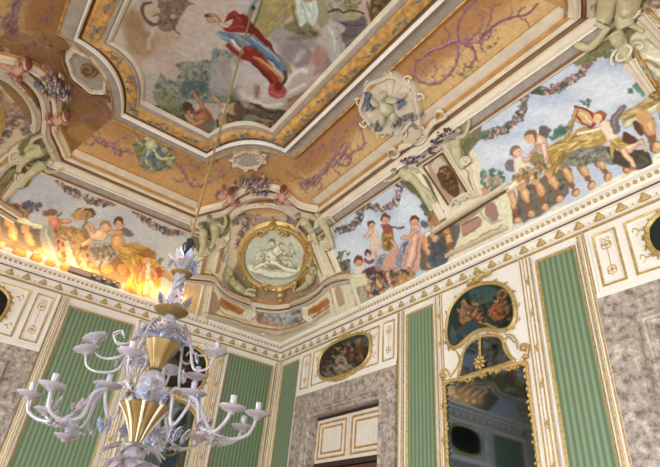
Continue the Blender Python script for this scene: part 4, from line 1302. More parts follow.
def vell(mb, px, py, ra, rb, hh, rot=0, nu=10, nv=6):
    """low ellipsoid lying on the vault: ra, rb in pixels"""
    c, n = V(px, py, BASE[0]); d = (c - EYE).dot(f_) / FPX; a, _ = V(px + math.cos(math.radians(rot)), py + math.sin(math.radians(rot)), BASE[0])
    ex = (a - c); ex = (ex - n * ex.dot(n)).normalized(); ey = n.cross(ex); return mb.ell(c, ex * ra * d, ey * rb * d, n * hh, nu, nv)
def thing(name, px, py, label, cat, group=None, h=0):
    return empty(name, V(px, py, h)[0], label, cat, group)
# ---- upper trim of the cove: strips between rings interpolated on the two adjoining planes
def ringpt(c1, f1, c0, fr):
    c1, f1, c0 = map(Vector, (c1, f1, c0)); return c1.lerp(f1, fr) if fr >= 0 else c1.lerp(c0, -fr)
def trim_side(A, Bp, plA, plB, root):
    """A = (C, F, C0) at one end, Bp at the other; strips = list of (from, to, material, height)"""
    strips = [('gilded_edge', .262, .246, 'gold2', .012), ('pale_fret_band', .246, .125, 'stone', .008), ('brown_fillet', .125, .07, 'ochre', .012),
              ('white_fillet', .07, .015, 'cream', .05), ('brown_cavetto', .015, -.03, 'brown', .012), ('cream_cyma', -.03, -.1, 'cream', .055),
              ('white_fillet', -.1, -.115, 'white', .06), ('grey_cavetto', -.115, -.165, 'grey', .02), ('brown_cavetto', -.165, -.185, 'brown', .012), ('cream_edge', -.185, -.2, 'stone', .025)]
    for nm, a, b, m, h in strips:
        n = plA.n if (a + b) > 0 else plB.n; rows = []
        for E in (A, Bp):
            p, q = ringpt(*E, a), ringpt(*E, b); md = p.lerp(q, .5); rows.append([p - n * .02, p + n * h * .6, p.lerp(q, .25) + n * h, p.lerp(q, .75) + n * h, q + n * h * .6, q - n * .02])
        MB().grid(rows, cap=True).build(nm, M[m], root, False)
    return root
tR = empty('cove_cornice', (5.32, -1.24, 6.8), 'long cream and brown moulded cornice along the top of the right cove', 'cornice')
trim_side((C1, F1, C0), (mx(C1), mx(F1), mx(C0)), BR, PR, tR)
tL = empty('cove_cornice', (1.24, -4.0, 6.8), 'short cream and brown moulded cornice along the top of the left cove', 'cornice')
trim_side((my(C2), my(F2), my(C0)), (C2, F2, C0), BL, PL_, tL)
# ---- the great octagonal frame of the ceiling picture
def oct_path(off):
    # outer outline moved inward by off; straight long sides, concave arcs at the corners
    xs, xe, ys, ye = 2.31 + off, LX - 2.31 - off, -2.17 - off, -WY + 2.17 + off
    k = .414 * off; p = [(3.42 + k, ys), (xs, -3.22 - k)]
    def arc(a, b, bulge, cen):
        a, b, cen = Vector((*a, 0)), Vector((*b, 0)), Vector((*cen, 0)); m = (a + b) / 2; d = (cen - m).normalized(); out = []
        for i in range(13):
            t = i / 12; out.append(a.lerp(b, t) + d * bulge * (1 - (2 * t - 1) ** 2))
        return [(v.x, v.y) for v in out]
    cen = (5.32, -4.01); A, B = (3.42 + k, ys), (xs, -3.22 - k)
    c1 = arc(A, B, .29 - .1 * off, cen); fx = lambda q: (LX - q[0], q[1]); fy = lambda q: (q[0], -WY - q[1])
    c2 = [fy(q) for q in c1][::-1]; c3 = [fx(fy(q)) for q in c1]; c4 = [fx(q) for q in c1][::-1]
    return c1 + c2 + c3 + c4
def oct_band(a, b, z, h, prof):
    m = MB(); rows = []
    R_ = []
    for s, hh in prof: R_.append([(x, y, z - hh) for x, y in oct_path(a + (b - a) * s)])
    m.grid(R_, closed_u=True); return m
fr = empty('octagonal_frame', (5.32, -4.01, 7.2), 'big octagonal gilded frame with concave corners round the ceiling painting', 'frame')
rp = lambda h: [(0, 0)] + [(.5 - .5 * math.cos(math.pi * i / 6), h * math.sin(math.pi * i / 6)) for i in range(7)] + [(1, 0)]
oct_band(0, .035, 7.2, 0, [(0, -.02), (0, .10), (.5, .115), (1, .10)]).build('gilded_edge', M['gold2'], fr)
oct_band(.035, .213, 7.2, 0, [(0, .09), (.05, .085), (.5, .075), (.95, .085), (1, .1)]).build('grey_fret_band', M['grey'], fr)
oct_band(.213, .255, 7.2, 0, [(0, .09), (.05, .125), (.3, .15), (.6, .15), (.9, .12), (1, .09)]).build('white_torus', M['white'], fr)
oct_band(.255, .29, 7.2, 0, [(0, .09), (.5, .06), (1, .07)]).build('bronze_fillet', M['dgold'], fr)
oct_band(.29, .5, 7.2, 0, [(0, .07), (.2, .105), (.5, .12), (.8, .1), (1, .06)]).build('gilded_channel', M['gold2'], fr)
oct_band(.5, .56, 7.2, 0, [(0, .06), (.2, .075), (.8, .07), (1, .04)]).build('grey_fillet', M['grey'], fr)
oct_band(.56, .62, 7.2, 0, [(0, .04), (.3, .05), (.9, .03), (1, .0), (1, -.01)]).build('inner_fillet', M['stone'], fr)
# blue painted flowers twined round the gilded channel, many small sprigs
fl = MB(); r9 = random.Random(3)
P0 = oct_path(.4)
def octpt(t):
    n = len(P0); L = [math.dist(P0[i], P0[(i + 1) % n]) for i in range(n)]; t *= sum(L); i = 0
    while t > L[i]: t -= L[i]; i += 1
    a, b = P0[i], P0[(i + 1) % n]; return (a[0] + (b[0] - a[0]) * t / L[i], a[1] + (b[1] - a[1]) * t / L[i])
for i in range(520):
    x, y = octpt((i + .5) / 520); on = math.sin(i * .36) > -.2
    if not on: continue
    ox, oy = (r9.uniform(-.07, .07) + .05 * math.sin(i * .36) for _ in range(2)); s = r9.uniform(.018, .036)
    fl.ell((x + ox * .7, y + oy * .7, 7.2 - .122), Vector((s, s * .3, 0)), Vector((-s * .2, s * .6, 0)), Vector((0, 0, .018)), 5, 3)
tag(fl.build('flower_sprigs', mat('blue grey painted flowers', '6f7990', .7, noise=9, amt=.3, h2='6c6c5c'), fr), kind='stuff')
# ================================================================== CORNER CARTOUCHE, CARTOUCHES, PIER
# --- gold framed medallion of the near corner
md = thing('corner_medallion', 275, 257, 'round gold framed medallion with a pale nude relief in the vault corner', 'medallion')
cx, cy, rx, ry = 275.5, 256.5, 30.5, 28.5
el = lambda k, dx=0, n=28: [(cx + dx + (rx * k) * math.cos(2 * math.pi * i / n), cy + (ry * k) * math.sin(2 * math.pi * i / n)) for i in range(n)]
slab(MB(), el(1.0), .05, .01, False).build('medallion_ground', mat('pale stone ground', 'cfcbbd', .7, noise=6, amt=.06), md)
m = MB(); rband(m, el(1.12), .16, ogee(.10), closed=True, smooth=False); m.build('gilded_frame', M['gold'], md)
m = MB(); rtube(m, el(1.02), .018, .075, False, closed=True); m.build('gilded_bead', M['gold'], md)
kc = [PD.at(x, y, .056) for x, y in ((241, 289), (311, 289), (311, 224), (241, 224))]
CM = Canvas(*kc, 150, 150, 'c4c1b2'); CV['M'] = CM; CM.keep = ((CM.x - cx) / (rx * 1.0)) ** 2 + ((CM.y - cy) / (ry * 1.0)) ** 2 < 1
pt_.run('''
c M
F c0bdae cac7b8
e aaa596 f6 a.6 258,276 14,6
s dedacb w5 f2 250,268 260,271 270,274 282,275 294,272 302,268
s a59e8a w2 f1.4 250,272 262,276 276,279 292,277 300,272
s b5ae9c w3 f2 252,262 258,266 264,268
P a49a80 f1.6 262,262 266,252 270,248 278,246 284,250 290,256 298,266 294,272 280,270 268,270
e d8d2be o857a62 hefeadb f1 271,257 5.4,7 25
e d4ccb4 o857a62 hefeadb f1 277,251 4,5 -20
H 8c7f64 dcd6c2 r-80 271,244 3.6,3.4
H 94876c dcd6c2 r-100 282,246 3.2,3
s dcd6c2 w3.6 o857a62 hf2ede0 272,262 280,266 288,270 296,271
s dcd6c2 w3.2 o857a62 hf2ede0 268,262 262,266 256,268
s dcd6c2 w2.4 o857a62 266,252 260,254 257,260
s dcd6c2 w2.4 o857a62 280,252 286,254 290,250
P cfc8b2 f1.4 284,256 290,258 297,264 296,268 288,266 283,262
s 8a7f68 w1 284,258 290,262 295,267
s 8a7f68 w1 266,264 272,268 280,270
H a09478 d6d0bc r-80 262,256 2.8,2.6
H a09478 d6d0bc r-80 290,247 2.4,2.3
d 8f856c e2dece a59c86 n50 w.9 256,250 296,250 300,270 256,270
''')
pt_.build(CM, 1.25, md, 'painted_relief', M['fresco'])
BASE[0] = 0
m = MB()   # crest
for (x, y, a, b, h, r) in ((273, 225, 5, 4, .16, 0), (266, 229, 5, 2.6, .14, -30), (280, 229, 5, 2.6, .14, 30), (273, 219, 2.6, 4, .12, 0), (259, 233, 3.5, 2.2, .13, -40), (288, 233, 3.5, 2.2, .13, 40)): vell(m, x, y, a, b, h, r)
rtube(m, spiral(262, 231, 4.5, 1.3, 0, -1), .022, .13, False); rtube(m, spiral(285, 231, 4.5, 1.3, math.pi, 1), .022, .13, False)
m.build('shell_crest', M['gold'], md)
m = MB()   # apron
for (x, y, a, b, h, r) in ((281, 287, 7, 5, .15, 0), (281, 293, 5, 4, .13, 0), (270, 285, 6, 3, .14, 15), (293, 283, 6, 3, .14, -20), (281, 299, 3, 3, .1, 0)): vell(m, x, y, a, b, h, r)
rtube(m, spiral(267, 284, 5, 1.3, math.pi * .5, 1), .025, .13, False); rtube(m, spiral(296, 282, 5, 1.3, math.pi * .5, -1), .025, .13, False)
m.build('scroll_apron', M['gold'], md)
m = MB()
for i in range(14):
    a = math.radians(-60 + i * 300 / 14 - 30)
    if 55 < (i * 300 / 14) % 360 < 60: continue
    vell(m, cx + rx * 1.17 * math.cos(a), cy + ry * 1.17 * math.sin(a), 2.2, 1.3, .125, math.degrees(a) + 90)
m.build('frame_leaves', M['gold'], md)
# --- arched pediment above it
pd_ = thing('arched_pediment', 262, 192, 'broken curved cream pediment arching over the corner medallion', 'pediment')
def band(nm, pts, w, h, mt, root, prof=None, w2=None, sm=True):
    m = MB(); rband(m, pts, w, (prof or ogee)(h), smooth=sm, w2=w2); return m.build(nm, M[mt] if isinstance(mt, str) else mt, root)
top = [(197, 216), (206, 213), (214, 211), (224, 208), (236, 199), (250, 192), (264, 190), (279, 193), (291, 201), (299, 208), (308, 211), (319, 213)]
up = lambda d, P=None, e=0: [(x + e, y - d) for x, y in (P or top)]
band('crown_moulding', up(4.5), .13, .10, 'cream', pd_)
band('brown_fillet', up(0), .05, .05, 'brown', pd_)
band('cream_fascia', up(-4.2), .14, .07, 'stone', pd_)
band('ochre_fillet', up(9), .035, .04, 'ochre', pd_)
band('arch_moulding', [(232, 217), (238, 211), (248, 206), (262, 204), (277, 205), (288, 210), (297, 217)], .12, .10, 'stone', pd_)
slab(MB(), [(243, 207), (250, 202), (262, 199.5), (274, 201), (282, 206), (272, 208), (262, 207.5), (252, 208)], .03, .006).build('brown_tympanum', M['brown'], pd_)
m = MB()
for x, y, a, r in ((262, 203, 5, 0), (255, 204.5, 3, -20), (269, 204, 3, 20)): vell(m, x, y, a, 1.4, .06, r)
m.build('gilded_shell', M['gold2'], pd_)
# --- seated putti and flower basket crowning the pediment (painted stucco in the round)
skin = mat('painted flesh', 'c79c84', .7, noise=12, amt=.1); skin2 = mat('painted pale flesh', 'dcae94', .7, noise=12, amt=.1)
hair = mat('painted brown hair', '7c4e38', .8); redc = mat('painted red cloth', 'a4685a', .8, noise=20, amt=.2)
BASE[0] = .09
def putto(px, py, s, flip, label, cloth=redc, group=None):
    t = thing('seated_putto', px, py, label, 'cherub', group, .03); f = -1 if flip else 1
    b = MB(); vell(b, px, py, 3.4 * s, 4.2 * s, .09 * s, 10 * f)
    vell(b, px + 3.2 * f * s, py + 3 * s, 3.6 * s, 1.7 * s, .08 * s, 35 * f); vell(b, px + 6 * f * s, py + 5 * s, 2.6 * s, 1.2 * s, .06 * s, 70 * f)
    vell(b, px - 2.4 * f * s, py + 3.6 * s, 3.4 * s, 1.7 * s, .07 * s, -30 * f)
    vell(b, px + 3.4 * f * s, py - 2 * s, 3 * s, 1.1 * s, .07 * s, -30 * f); vell(b, px - 3.6 * f * s, py - 1.4 * s, 3 * s, 1.1 * s, .06 * s, 40 * f)
    b.build('body', skin, t); h_ = MB(); vell(h_, px + .6 * f, py - 5.4 * s, 2.4 * s, 2.5 * s, .11 * s); h_.build('head', skin2, t)
    g = MB(); vell(g, px + .2 * f, py - 6.4 * s, 2.6 * s, 2.1 * s, .115 * s); g.build('hair', hair, t)
    c = MB(); vell(c, px - 1.5 * f, py + 3 * s, 4 * s, 2 * s, .075 * s, 20 * f); vell(c, px - 5 * f * s, py + 4 * s, 3 * s, 1.4 * s, .06 * s, 50 * f); c.build('drapery', cloth, t); return t
putto(233, 196, 1.25, True, 'rosy putto with red cloth seated left on the corner pediment')
putto(284, 194, 1.25, False, 'rosy putto with red cloth seated right on the corner pediment')
bk = thing('flower_basket', 256, 183, 'heap of painted flowers between two putti on the corner pediment', 'flowers')
cols = [mat('flower ' + n_, h_, .8) for n_, h_ in (('rose', 'b08484'), ('cream', 'd6c4b0'), ('leaf', '6a6e50'), ('blue', '7c8090'))]
for ci, mt_ in enumerate(cols):
    m = MB()
    for i in range(30): vell(m, 257 + r9.gauss(0, 6.5), 183 + r9.gauss(0, 3.6), r9.uniform(1, 2), r9.uniform(.8, 1.4), r9.uniform(.04, .09), r9.uniform(0, 180), 6, 4)
    m.build('blossoms', mt_, bk)
BASE[0] = 0
# --- consoles at both sides of the medallion
def console(px0, py0, px1, py1, label, cpx=0):
    t = thing('scroll_console', px0, py0, label, 'console')
    s = 1 if px1 < px0 else -1
    m = MB(); rband(m, [(px0 - 2 * s, py0 + 5), ((px0 * .7 + px1 * .3) - cpx, py0 * .7 + py1 * .3), ((px0 + px1) / 2, (py0 + py1) / 2), (px1, py1)], .14, ogee(.08), w2=.09); m.build('shaft', M['cream'], t)
    m = MB(); rband(m, [(px0 + 3 * s, py0 + 4), ((px0 * .7 + px1 * .3) - cpx + 4 * s, py0 * .7 + py1 * .3), ((px0 + px1) / 2 + 4 * s, (py0 + py1) / 2), (px1 + 3 * s, py1)], .03, rnd_prof(.05)); m.build('gilded_rib', M['gold2'], t)
    m = MB(); vell(m, px0, py0, 4.4, 4.6, .07); m.build('volute_eye', M['stone'], t)
    m = MB(); rtube(m, spiral(px0, py0, 5, 1.9, 0, s), .016, .075, False); m.build('volute_scroll', M['cream'], t); return t
console(204, 250, 199, 274, 'outer left scroll console beside the corner medallion'); console(221.5, 241, 214, 273, 'inner left scroll console beside the corner medallion')
console(313, 236, 327, 276, 'inner right scroll console beside the corner medallion'); console(329, 246, 340, 272, 'outer right scroll console beside the corner medallion')
# --- curved entablature below the medallion
en = thing('curved_entablature', 276, 303, 'concave cream entablature sweeping under the corner medallion', 'cornice')
ent = [(180, 274), (197, 276), (213, 278), (219, 284), (228, 292), (244, 299), (262, 303.5), (278, 305), (294, 302), (308, 297), (320, 289), (327, 282), (338, 277), (350, 275)]
band('crown_moulding', ent, .12, .12, 'cream', en)
band('brown_fillet', up(-3.6, ent), .03, .07, 'brown', en)
band('fascia', up(-6.4, ent), .09, .05, 'stone', en)
band('gilded_fillet', up(3, ent), .025, .09, 'gold2', en)
b2_ = thing('curved_plinth', 276, 329, 'low concave cream plinth in the vault corner above the main cornice', 'plinth')
pl2 = [(205, 315), (218, 318), (232, 322), (246, 327), (262, 330.5), (277, 332), (292, 330), (306, 324), (318, 317), (330, 309)]
band('plinth_moulding', pl2, .10, .07, 'stone', b2_); band('gilded_fillet', up(3, pl2), .025, .05, 'gold2', b2_)
for s, (x, y) in ((1, (256, 309)), (-1, (305, 311))):
    t = thing('scroll_bracket', x, y, ('left' if s > 0 else 'right') + ' white scroll bracket beside the painted flower panel', 'bracket')
    m = MB(); rband(m, [(x, y - 5), (x - 1.5 * s, y), (x - 1 * s, y + 5), (x - 6 * s, y + 9)], .10, ogee(.08)); m.build('scroll', M['cream'], t)
    m = MB(); rtube(m, spiral(x - 7 * s, y + 8, 3, 1.4, 0, -s), .018, .05, False); m.build('volute_scroll', M['white'], t)
# --- side piers
def pier(label, pts):
    t = thing('fresco_pier', pts[0][0], pts[0][1], label, 'pier')
    for i in range(0, len(pts), 2): band('pier_moulding', [pts[i], pts[i + 1]], .06, .045, 'cream', t, sm=False)
    return t
pier('cream pier moulding right of the corner medallion', [(352, 281), (361, 308), (343, 285), (350, 312), (332, 284), (338, 312)])
pier('ochre lit pier moulding left of the corner medallion', [(186, 282), (178, 312), (204, 284), (196, 318), (212, 286), (206, 322)])
# --- pier with the urn between the two bays of the right cove
up_ = thing('urn_pier', 448, 190, 'cream pier panel with a bronze urn on the right cove between the two skies', 'pier')
for a, b in (((412, 165), (443, 219)), ((446, 144), (478, 196))): band('pilaster_strip', [a, b], .13, .06, 'cream', up_, sm=False)
band('pilaster_head', [(410, 165), (428, 155), (447, 142)], .07, .05, 'stone', up_)
for q in ([(424, 167), (449, 205)], [(443, 153), (467, 192)], [(424, 166), (443, 153)]): band('brown_fillet', q, .022, .04, 'brown', up_, sm=False)
m = MB(); rtube(m, [(452, 206), (455, 201), (459, 204), (460, 199), (465, 200), (468, 195), (472, 198)], .02, .03); vell(m, 462, 199, 6, 2.5, .05, -35); m.build('shell_ornament', M['stone'], up_)
pe = thing('pier_pedestal', 470, 222, 'cream moulded pedestal with rose panels under the bronze urn', 'pedestal')
band('pedestal_cap', [(434, 231), (448, 222), (480, 202), (504, 187)], .075, .07, 'cream', pe, sm=False)
band('pedestal_fillet', [(436, 234), (449, 226), (481, 206), (506, 191)], .03, .06, 'brown', pe, sm=False)
for q in ([(462, 225), (478, 216.5)], [(481, 225), (464, 236)], [(445, 236), (452, 231)], [(454, 241), (448, 244)]): band('panel_moulding', q, .02, .03, 'gold2', pe, sm=False)
band('base_moulding', [(446, 256), (476, 242), (508, 227)], .06, .05, 'stone', pe, sm=False)
for s, (x, y, x1, y1) in ((1, (468, 161, 480, 195)), ): console(x, y, x1, y1, 'scroll console right of the urn pier under a stucco nude', -2)

# --- stucco nudes leaning on the mouldings
def figure(px, py, label, limbs, head, cat='stucco figure', lift=.05, torso=()):
    t = thing('stucco_nude', px, py, label, cat); b = MB()
    for pts, r0, r1 in limbs: rtube(b, pts, r0, lift, r2=r1, seg=8)
    BASE[0] = lift
    for (x, y, a, bb, h_, r) in torso: vell(b, x, y, a, bb, h_, r)
    b.build('body', M['stucco'], t); hd = MB(); vell(hd, head[0], head[1], 2.7, 3.0, .07); o = hd.build('head', M['stucco'], t)
    g = MB(); vell(g, head[0] - .4, head[1] - 1.2, 2.9, 2.5, .068); g.build('hair', mat('olive grey hair', '8a825c', .8), o); BASE[0] = 0; return t
figure(410, 178, 'pale green nude reclining left of the bronze urn pier', [([(404, 172), (413, 176), (422, 187), (428, 198), (434, 210)], .085, .035), ([(404, 172), (395, 179), (386, 181)], .035, .02), ([(408, 172), (414, 168), (420, 172)], .03, .02), ([(422, 187), (430, 192), (436, 202)], .05, .025)], (397, 171), torso=((409, 176, 7, 5, .09, 35),))
figure(458, 146, 'pale green nude raising an arm right of the bronze urn pier', [([(457, 140), (458, 150), (461, 160), (465, 168)], .085, .04), ([(459, 138), (466, 135), (470, 127), (471, 119)], .035, .022), ([(454, 140), (452, 148), (456, 154)], .03, .02)], (461, 130), torso=((458, 144, 5, 6.5, .09, 10),))
figure(216, 228, 'right one of two stucco nudes above the left corner consoles', [([(215, 222), (217, 230), (215, 240), (209, 248)], .09, .04), ([(219, 222), (225, 226), (227, 219), (225, 214)], .035, .02), ([(218, 236), (221, 244), (219, 252)], .05, .03)], (211, 217), torso=((216, 226, 5, 6, .1, 0),))
figure(201, 236, 'left one of two stucco nudes above the left corner consoles', [([(203, 230), (203, 238), (202, 248), (199, 256)], .085, .04), ([(203, 230), (196, 232), (191, 226), (190, 220)], .035, .02)], (202, 224), torso=((203, 233, 4.5, 5.5, .09, 0),))
figure(306, 222, 'left one of two stucco nudes above the right corner consoles', [([(304, 218), (309, 226), (315, 234), (319, 244)], .09, .04), ([(302, 219), (298, 226), (302, 231)], .035, .02), ([(307, 217), (313, 214), (316, 219)], .03, .02)], (299, 214), torso=((305, 221, 6, 5, .1, 40),))
figure(325, 224, 'right one of two stucco nudes above the right corner consoles', [([(323, 220), (328, 228), (332, 238), (335, 248)], .08, .035), ([(325, 219), (332, 217), (337, 222)], .032, .02)], (320, 214), torso=((325, 223, 5, 4.5, .09, 40),))
figure(241, 288, 'stucco nude lying at the lower left of the gold medallion', [([(235, 283), (241, 289), (249, 292), (256, 294)], .085, .035), ([(234, 281), (231, 274), (229, 268)], .032, .02), ([(244, 291), (251, 288), (257, 289)], .04, .025)], (232, 277), torso=((239, 287, 7, 4.6, .09, 40),))
figure(309, 281, 'stucco nude lying at the lower right of the gold medallion', [([(314, 273), (311, 281), (304, 287), (297, 290)], .08, .035), ([(314, 272), (312, 266), (307, 262)], .032, .02)], (316, 267), torso=((312, 278, 4.6, 7, .09, 20),))
figure(608, 30, 'large stucco nude with crossed arm at the upper right beside the volutes', [([(611, -6), (608, 6), (606, 18), (604, 22)], .10, .08), ([(578, 45), (590, 48), (600, 40), (608, 30)], .045, .04), ([(597, 23), (604, 27), (611, 31)], .03, .03), ([(616, 34), (622, 44), (627, 54), (631, 62)], .08, .035)], (596, 4), torso=((620, 41, 7, 9, .12, -30),))
figure(630, 8, 'stucco figure hanging beside the upper right volutes', [([(632, -8), (629, 6), (626, 20), (628, 28)], .12, .08), ([(629, 24), (637, 28), (644, 32)], .03, .02)], (634, -12), torso=((629, 6, 7, 12, .12, 8),))
# --- rose garland draped over the head of the urn pier
gl = thing('rose_garland', 426, 148, 'garland of dark red and white roses draped over the urn pier', 'garland')
gp = crv([(401, 164), (410, 160), (420, 157), (430, 151), (437, 142), (443, 135), (453, 130)], 6)
for nm_, hx, n_ in (('red_rose', '8a4a50', 20), ('white_rose', 'cfc4bc', 22), ('slate_leaf', '6c7484', 22), ('dark_leaf', '62624e', 18)):
    mt_ = mat(nm_, hx, .8, noise=20, amt=.25)
    for i in range(n_):
        x, y = r9.choice(gp); m = MB(); vell(m, x + r9.gauss(0, 2), y + r9.gauss(0, 2), r9.uniform(1.4, 2.5), r9.uniform(1, 1.7), r9.uniform(.07, .13), r9.uniform(0, 180), 6, 4); m.build(nm_, mt_, gl)
# --- shell cartouches
def cartouche(name, px, py, r, label, rot=0, mt='stone', inner='grey', frill=True, ey=1.0):
    t = thing(name, px, py, label, 'cartouche'); c, s = math.cos(math.radians(rot)), math.sin(math.radians(rot))
    T = lambda x, y: (px + x * c - y * s, py + x * s + y * c)
    E = lambda k, n=24, wv=0: [T(r * k * (1 + wv * math.cos(7 * a)) * math.cos(a), r * ey * k * (1 + wv * math.cos(7 * a)) * math.sin(a)) for a in [2 * math.pi * i / n for i in range(n)]]
    slab(MB(), E(1.0, 42, .04), .05, .015, False).build('shell_ground', M[mt], t)
    m = MB(); rband(m, E(.93, 42, .05), .09 * r / 28, rnd_prof(.11), closed=True, smooth=False); m.build('scalloped_rim', M['stone'], t)
    m = MB()
    for i in range(11):
        a = math.radians(160 + i * 22); p = [T(r * k * math.cos(a), r * ey * k * math.sin(a)) for k in (.3, .6, .86)]
        rtube(m, p, .01, .05, r2=.022)
    m.build('shell_ribs', M[inner], t)
    if frill:
        for i in range(9):
            m = MB()
            a = 2 * math.pi * (i + .5) / 9; x, y = r * 1.02 * math.cos(a), r * ey * 1.02 * math.sin(a); q = T(x, y)
            rtube(m, spiral(q[0], q[1], r * .16, 1.1, a, 1 if i % 2 else -1, .3, 10), .016, .07, False, r2=.01); m.build('rocaille_curl', M['cream'], t)
    return t
big = cartouche('shell_cartouche', 391, 103, 30, 'large white shell cartouche with a green putto and blue flowers on the right vault', -35, 'stone', 'stone')
BASE[0] = .06
gput = mat('green grey stucco', 'b9b596', .7, noise=12, amt=.15)
m = MB()
for (x, y, a, b, h, r) in ((388, 106, 7.5, 9, .13, -20), (385, 92, 4.4, 4.2, .15, 0), (394, 97, 8, 3, .12, 10), (404, 93, 5, 2.6, .1, -20), (377, 100, 6.5, 2.8, .11, 40), (384, 117, 4, 8, .1, 10), (395, 115, 4, 7.5, .1, -15)): vell(m, x, y, a, b, h, r)
m.build('putto', gput, big)
m = MB()
for i in range(26):
    cx_, cy_ = r9.choice(((369, 94), (372, 100), (402, 99), (413, 88))); vell(m, cx_ + r9.gauss(0, 2.4), cy_ + r9.gauss(0, 2.4), 2.1, 1.5, .1, r9.uniform(0, 180), 6, 4)
m.build('blue_flowers', mat('blue painted flowers', '76829c', .8, noise=20, amt=.3), big)
m = MB()
for i in range(44):
    cx_, cy_ = r9.choice(((380, 126), (374, 122), (409, 113), (416, 114), (403, 116), (398, 124))); vell(m, cx_ + r9.gauss(0, 3), cy_ + r9.gauss(0, 2), 1.4, .8, .1, r9.uniform(0, 180), 6, 4)
m.build('grey_leaves', mat('slate leaves', '8a8c8c', .8, noise=20, amt=.3), big)
BASE[0] = 0
c2 = cartouche('shell_cartouche', 412, 128, 11, 'small scrolled white cartouche under the large shell on the right vault', -30, 'stone', 'grey')
for q, lab in (((441, 112), 'gilded curl on the cove cornice right of the small cartouche'), ((394, 150), 'gilded curl on the cove cornice left of the small cartouche')):
    t = thing('scroll_ornament', q[0], q[1], lab, 'ornament'); m = MB(); rtube(m, spiral(q[0], q[1], 6, 1.6, 0, 1), .03, .06, False, r2=.015); m.build('curl', M['cream'], t)
    m = MB(); rtube(m, spiral(q[0], q[1], 4, 1.2, 2, 1), .014, .1, False); m.build('gilded_line', M['gold2'], t)
bb = thing('scroll_moulding', 425, 130, 'serpentine cream moulding wrapping the small cartouche over the cove cornice', 'moulding')
band('serpentine', [(400, 148), (410, 143), (421, 140), (428, 131), (434, 122), (446, 115)], .09, .09, 'cream', bb)
band('brown_fillet', [(402, 152), (412, 147), (424, 144), (432, 135), (438, 126), (449, 119)], .03, .07, 'brown', bb)
cartouche('shell_cartouche', 249, 157, 16, 'grey shell cartouche under the near chamfer of the ceiling frame', 0, 'grey', 'stone', True, .62)
t = cartouche('shell_cartouche', 88, 69, 27, 'long taupe shell cartouche at the left chamfer of the ceiling frame', 48, 'grey', 'grey', False, .55)
m = MB(); rband(m, [(62 + 0, 50), (64, 64), (76, 82), (94, 94), (112, 98)], .07, rnd_prof(.1)); rtube(m, spiral(90, 66, 8, 1.5, 0, 1), .03, .08, False); m.build('leaf_scroll', M['brown'], t)

# ---- the same stucco architecture in the two other corners in view (the room is symmetrical)
def seen(o, axis):
    for ch_ in [k for k in col.objects if k.parent == o]:
        for v in list(ch_.data.vertices)[::4]:
            p = mx(v.co) if axis == 'x' else my(v.co)
            if (Vector(p) - EYE).dot(f_) > .3:
                x, y = proj(p)
                if 0 < x < 660 and 0 < y < 467: return True
    return False
def mirror_tree(o, axis, label):
    if not seen(o, axis): return
    c = o.copy(); col.objects.link(c); c['label'] = label
    if axis == 'y': c.location.y = -WY - c.location.y; c.scale = (1, -1, 1)
    else: c.location.x = LX - c.location.x; c.scale = (-1, 1, 1)
    for ch_ in [k for k in col.objects if k.parent == o]:
        d = ch_.copy(); col.objects.link(d); d.parent = c; d.matrix_parent_inverse = Matrix.Translation(-o.location)
    return c
for o in [k for k in list(col.objects) if k.parent is None and k.name.split('.')[0] in ('corner_medallion', 'arched_pediment', 'curved_entablature', 'curved_plinth', 'scroll_bracket', 'seated_putto', 'flower_basket') or (k.name.split('.')[0] == 'stucco_nude' and ('corner' in k['label'] or 'medallion' in k['label'])) or (k.name.split('.')[0] == 'scroll_console' and 'medallion' in k.get('label', ''))]:
    mirror_tree(o, 'y', o['label'].replace('corner', 'left corner') if 'corner' in o['label'] else o['label'] + ', far left corner')
    if o.name.split('.')[0] in ('arched_pediment', 'scroll_console') : mirror_tree(o, 'x', o['label'].replace('corner', 'upper right corner') if 'corner' in o['label'] else o['label'] + ', upper right corner')
# ================================================================== WALL FURNISHINGS
class Wall:
    def __init__(s, k): s.k = k; s.n = Vector((0, -1, 0)) if k == 'R' else Vector((1, 0, 0))
    def P(s, u, z, d=0.0): return Vector((u, -d, z)) if s.k == 'R' else Vector((d, u, z))
    def uz(s, px, py):
        q = (WR if s.k == 'R' else WL).at(px, py); return (q.x if s.k == 'R' else q.y, q.z)
R_, L_ = Wall('R'), Wall('L')
def wbox(mb, W, u0, u1, z0, z1, d0, d1):
    a, b = W.P(u0, z0, d0), W.P(u1, z1, d1); return mb.box((min(a.x, b.x), min(a.y, b.y), min(a.z, b.z)), (max(a.x, b.x), max(a.y, b.y), max(a.z, b.z)))
def rect(W, u0, u1, z0, z1, d=0.0): return [W.P(u0, z0, d), W.P(u1, z0, d), W.P(u1, z1, d), W.P(u0, z1, d)]
def wframe(W, u0, u1, z0, z1, w, h, d=0.0, mb=None):
    mb = mb or MB(); return mb.sweep(rect(W, u0, u1, z0, z1, d), [(0, -.004), (0, h * .5), (w * .2, h), (w * .45, h * .95), (w * .7, h * .5), (w, h * .3), (w, -.004)], W.n, True)
def wtube(mb, W, pts, r, d=0.0, seg=6, r2=None, smooth=True, k=5, closed=False):
    P = crv(pts, k, closed) if smooth else pts; N = len(P)
    return mb.tube([W.P(u, z, d) for u, z in P], [r if r2 is None else r + (r2 - r) * i / (N - 1) for i in range(N)], seg, closed=closed)
def wblob(mb, W, u, z, a, b, h, d=0.0, rot=0):
    c, s = math.cos(math.radians(rot)), math.sin(math.radians(rot)); U = W.P(1, 0) - W.P(0, 0); Z = Vector((0, 0, 1))
    return mb.ell(W.P(u, z, d), (U * c + Z * s) * a, (Z * c - U * s) * b, W.n * h, 8, 5)
def wthing(name, W, u, z, label, cat, group=None, kind=None): return empty(name, W.P(u, z), label, cat, group, kind)
ZTOP = 5.075
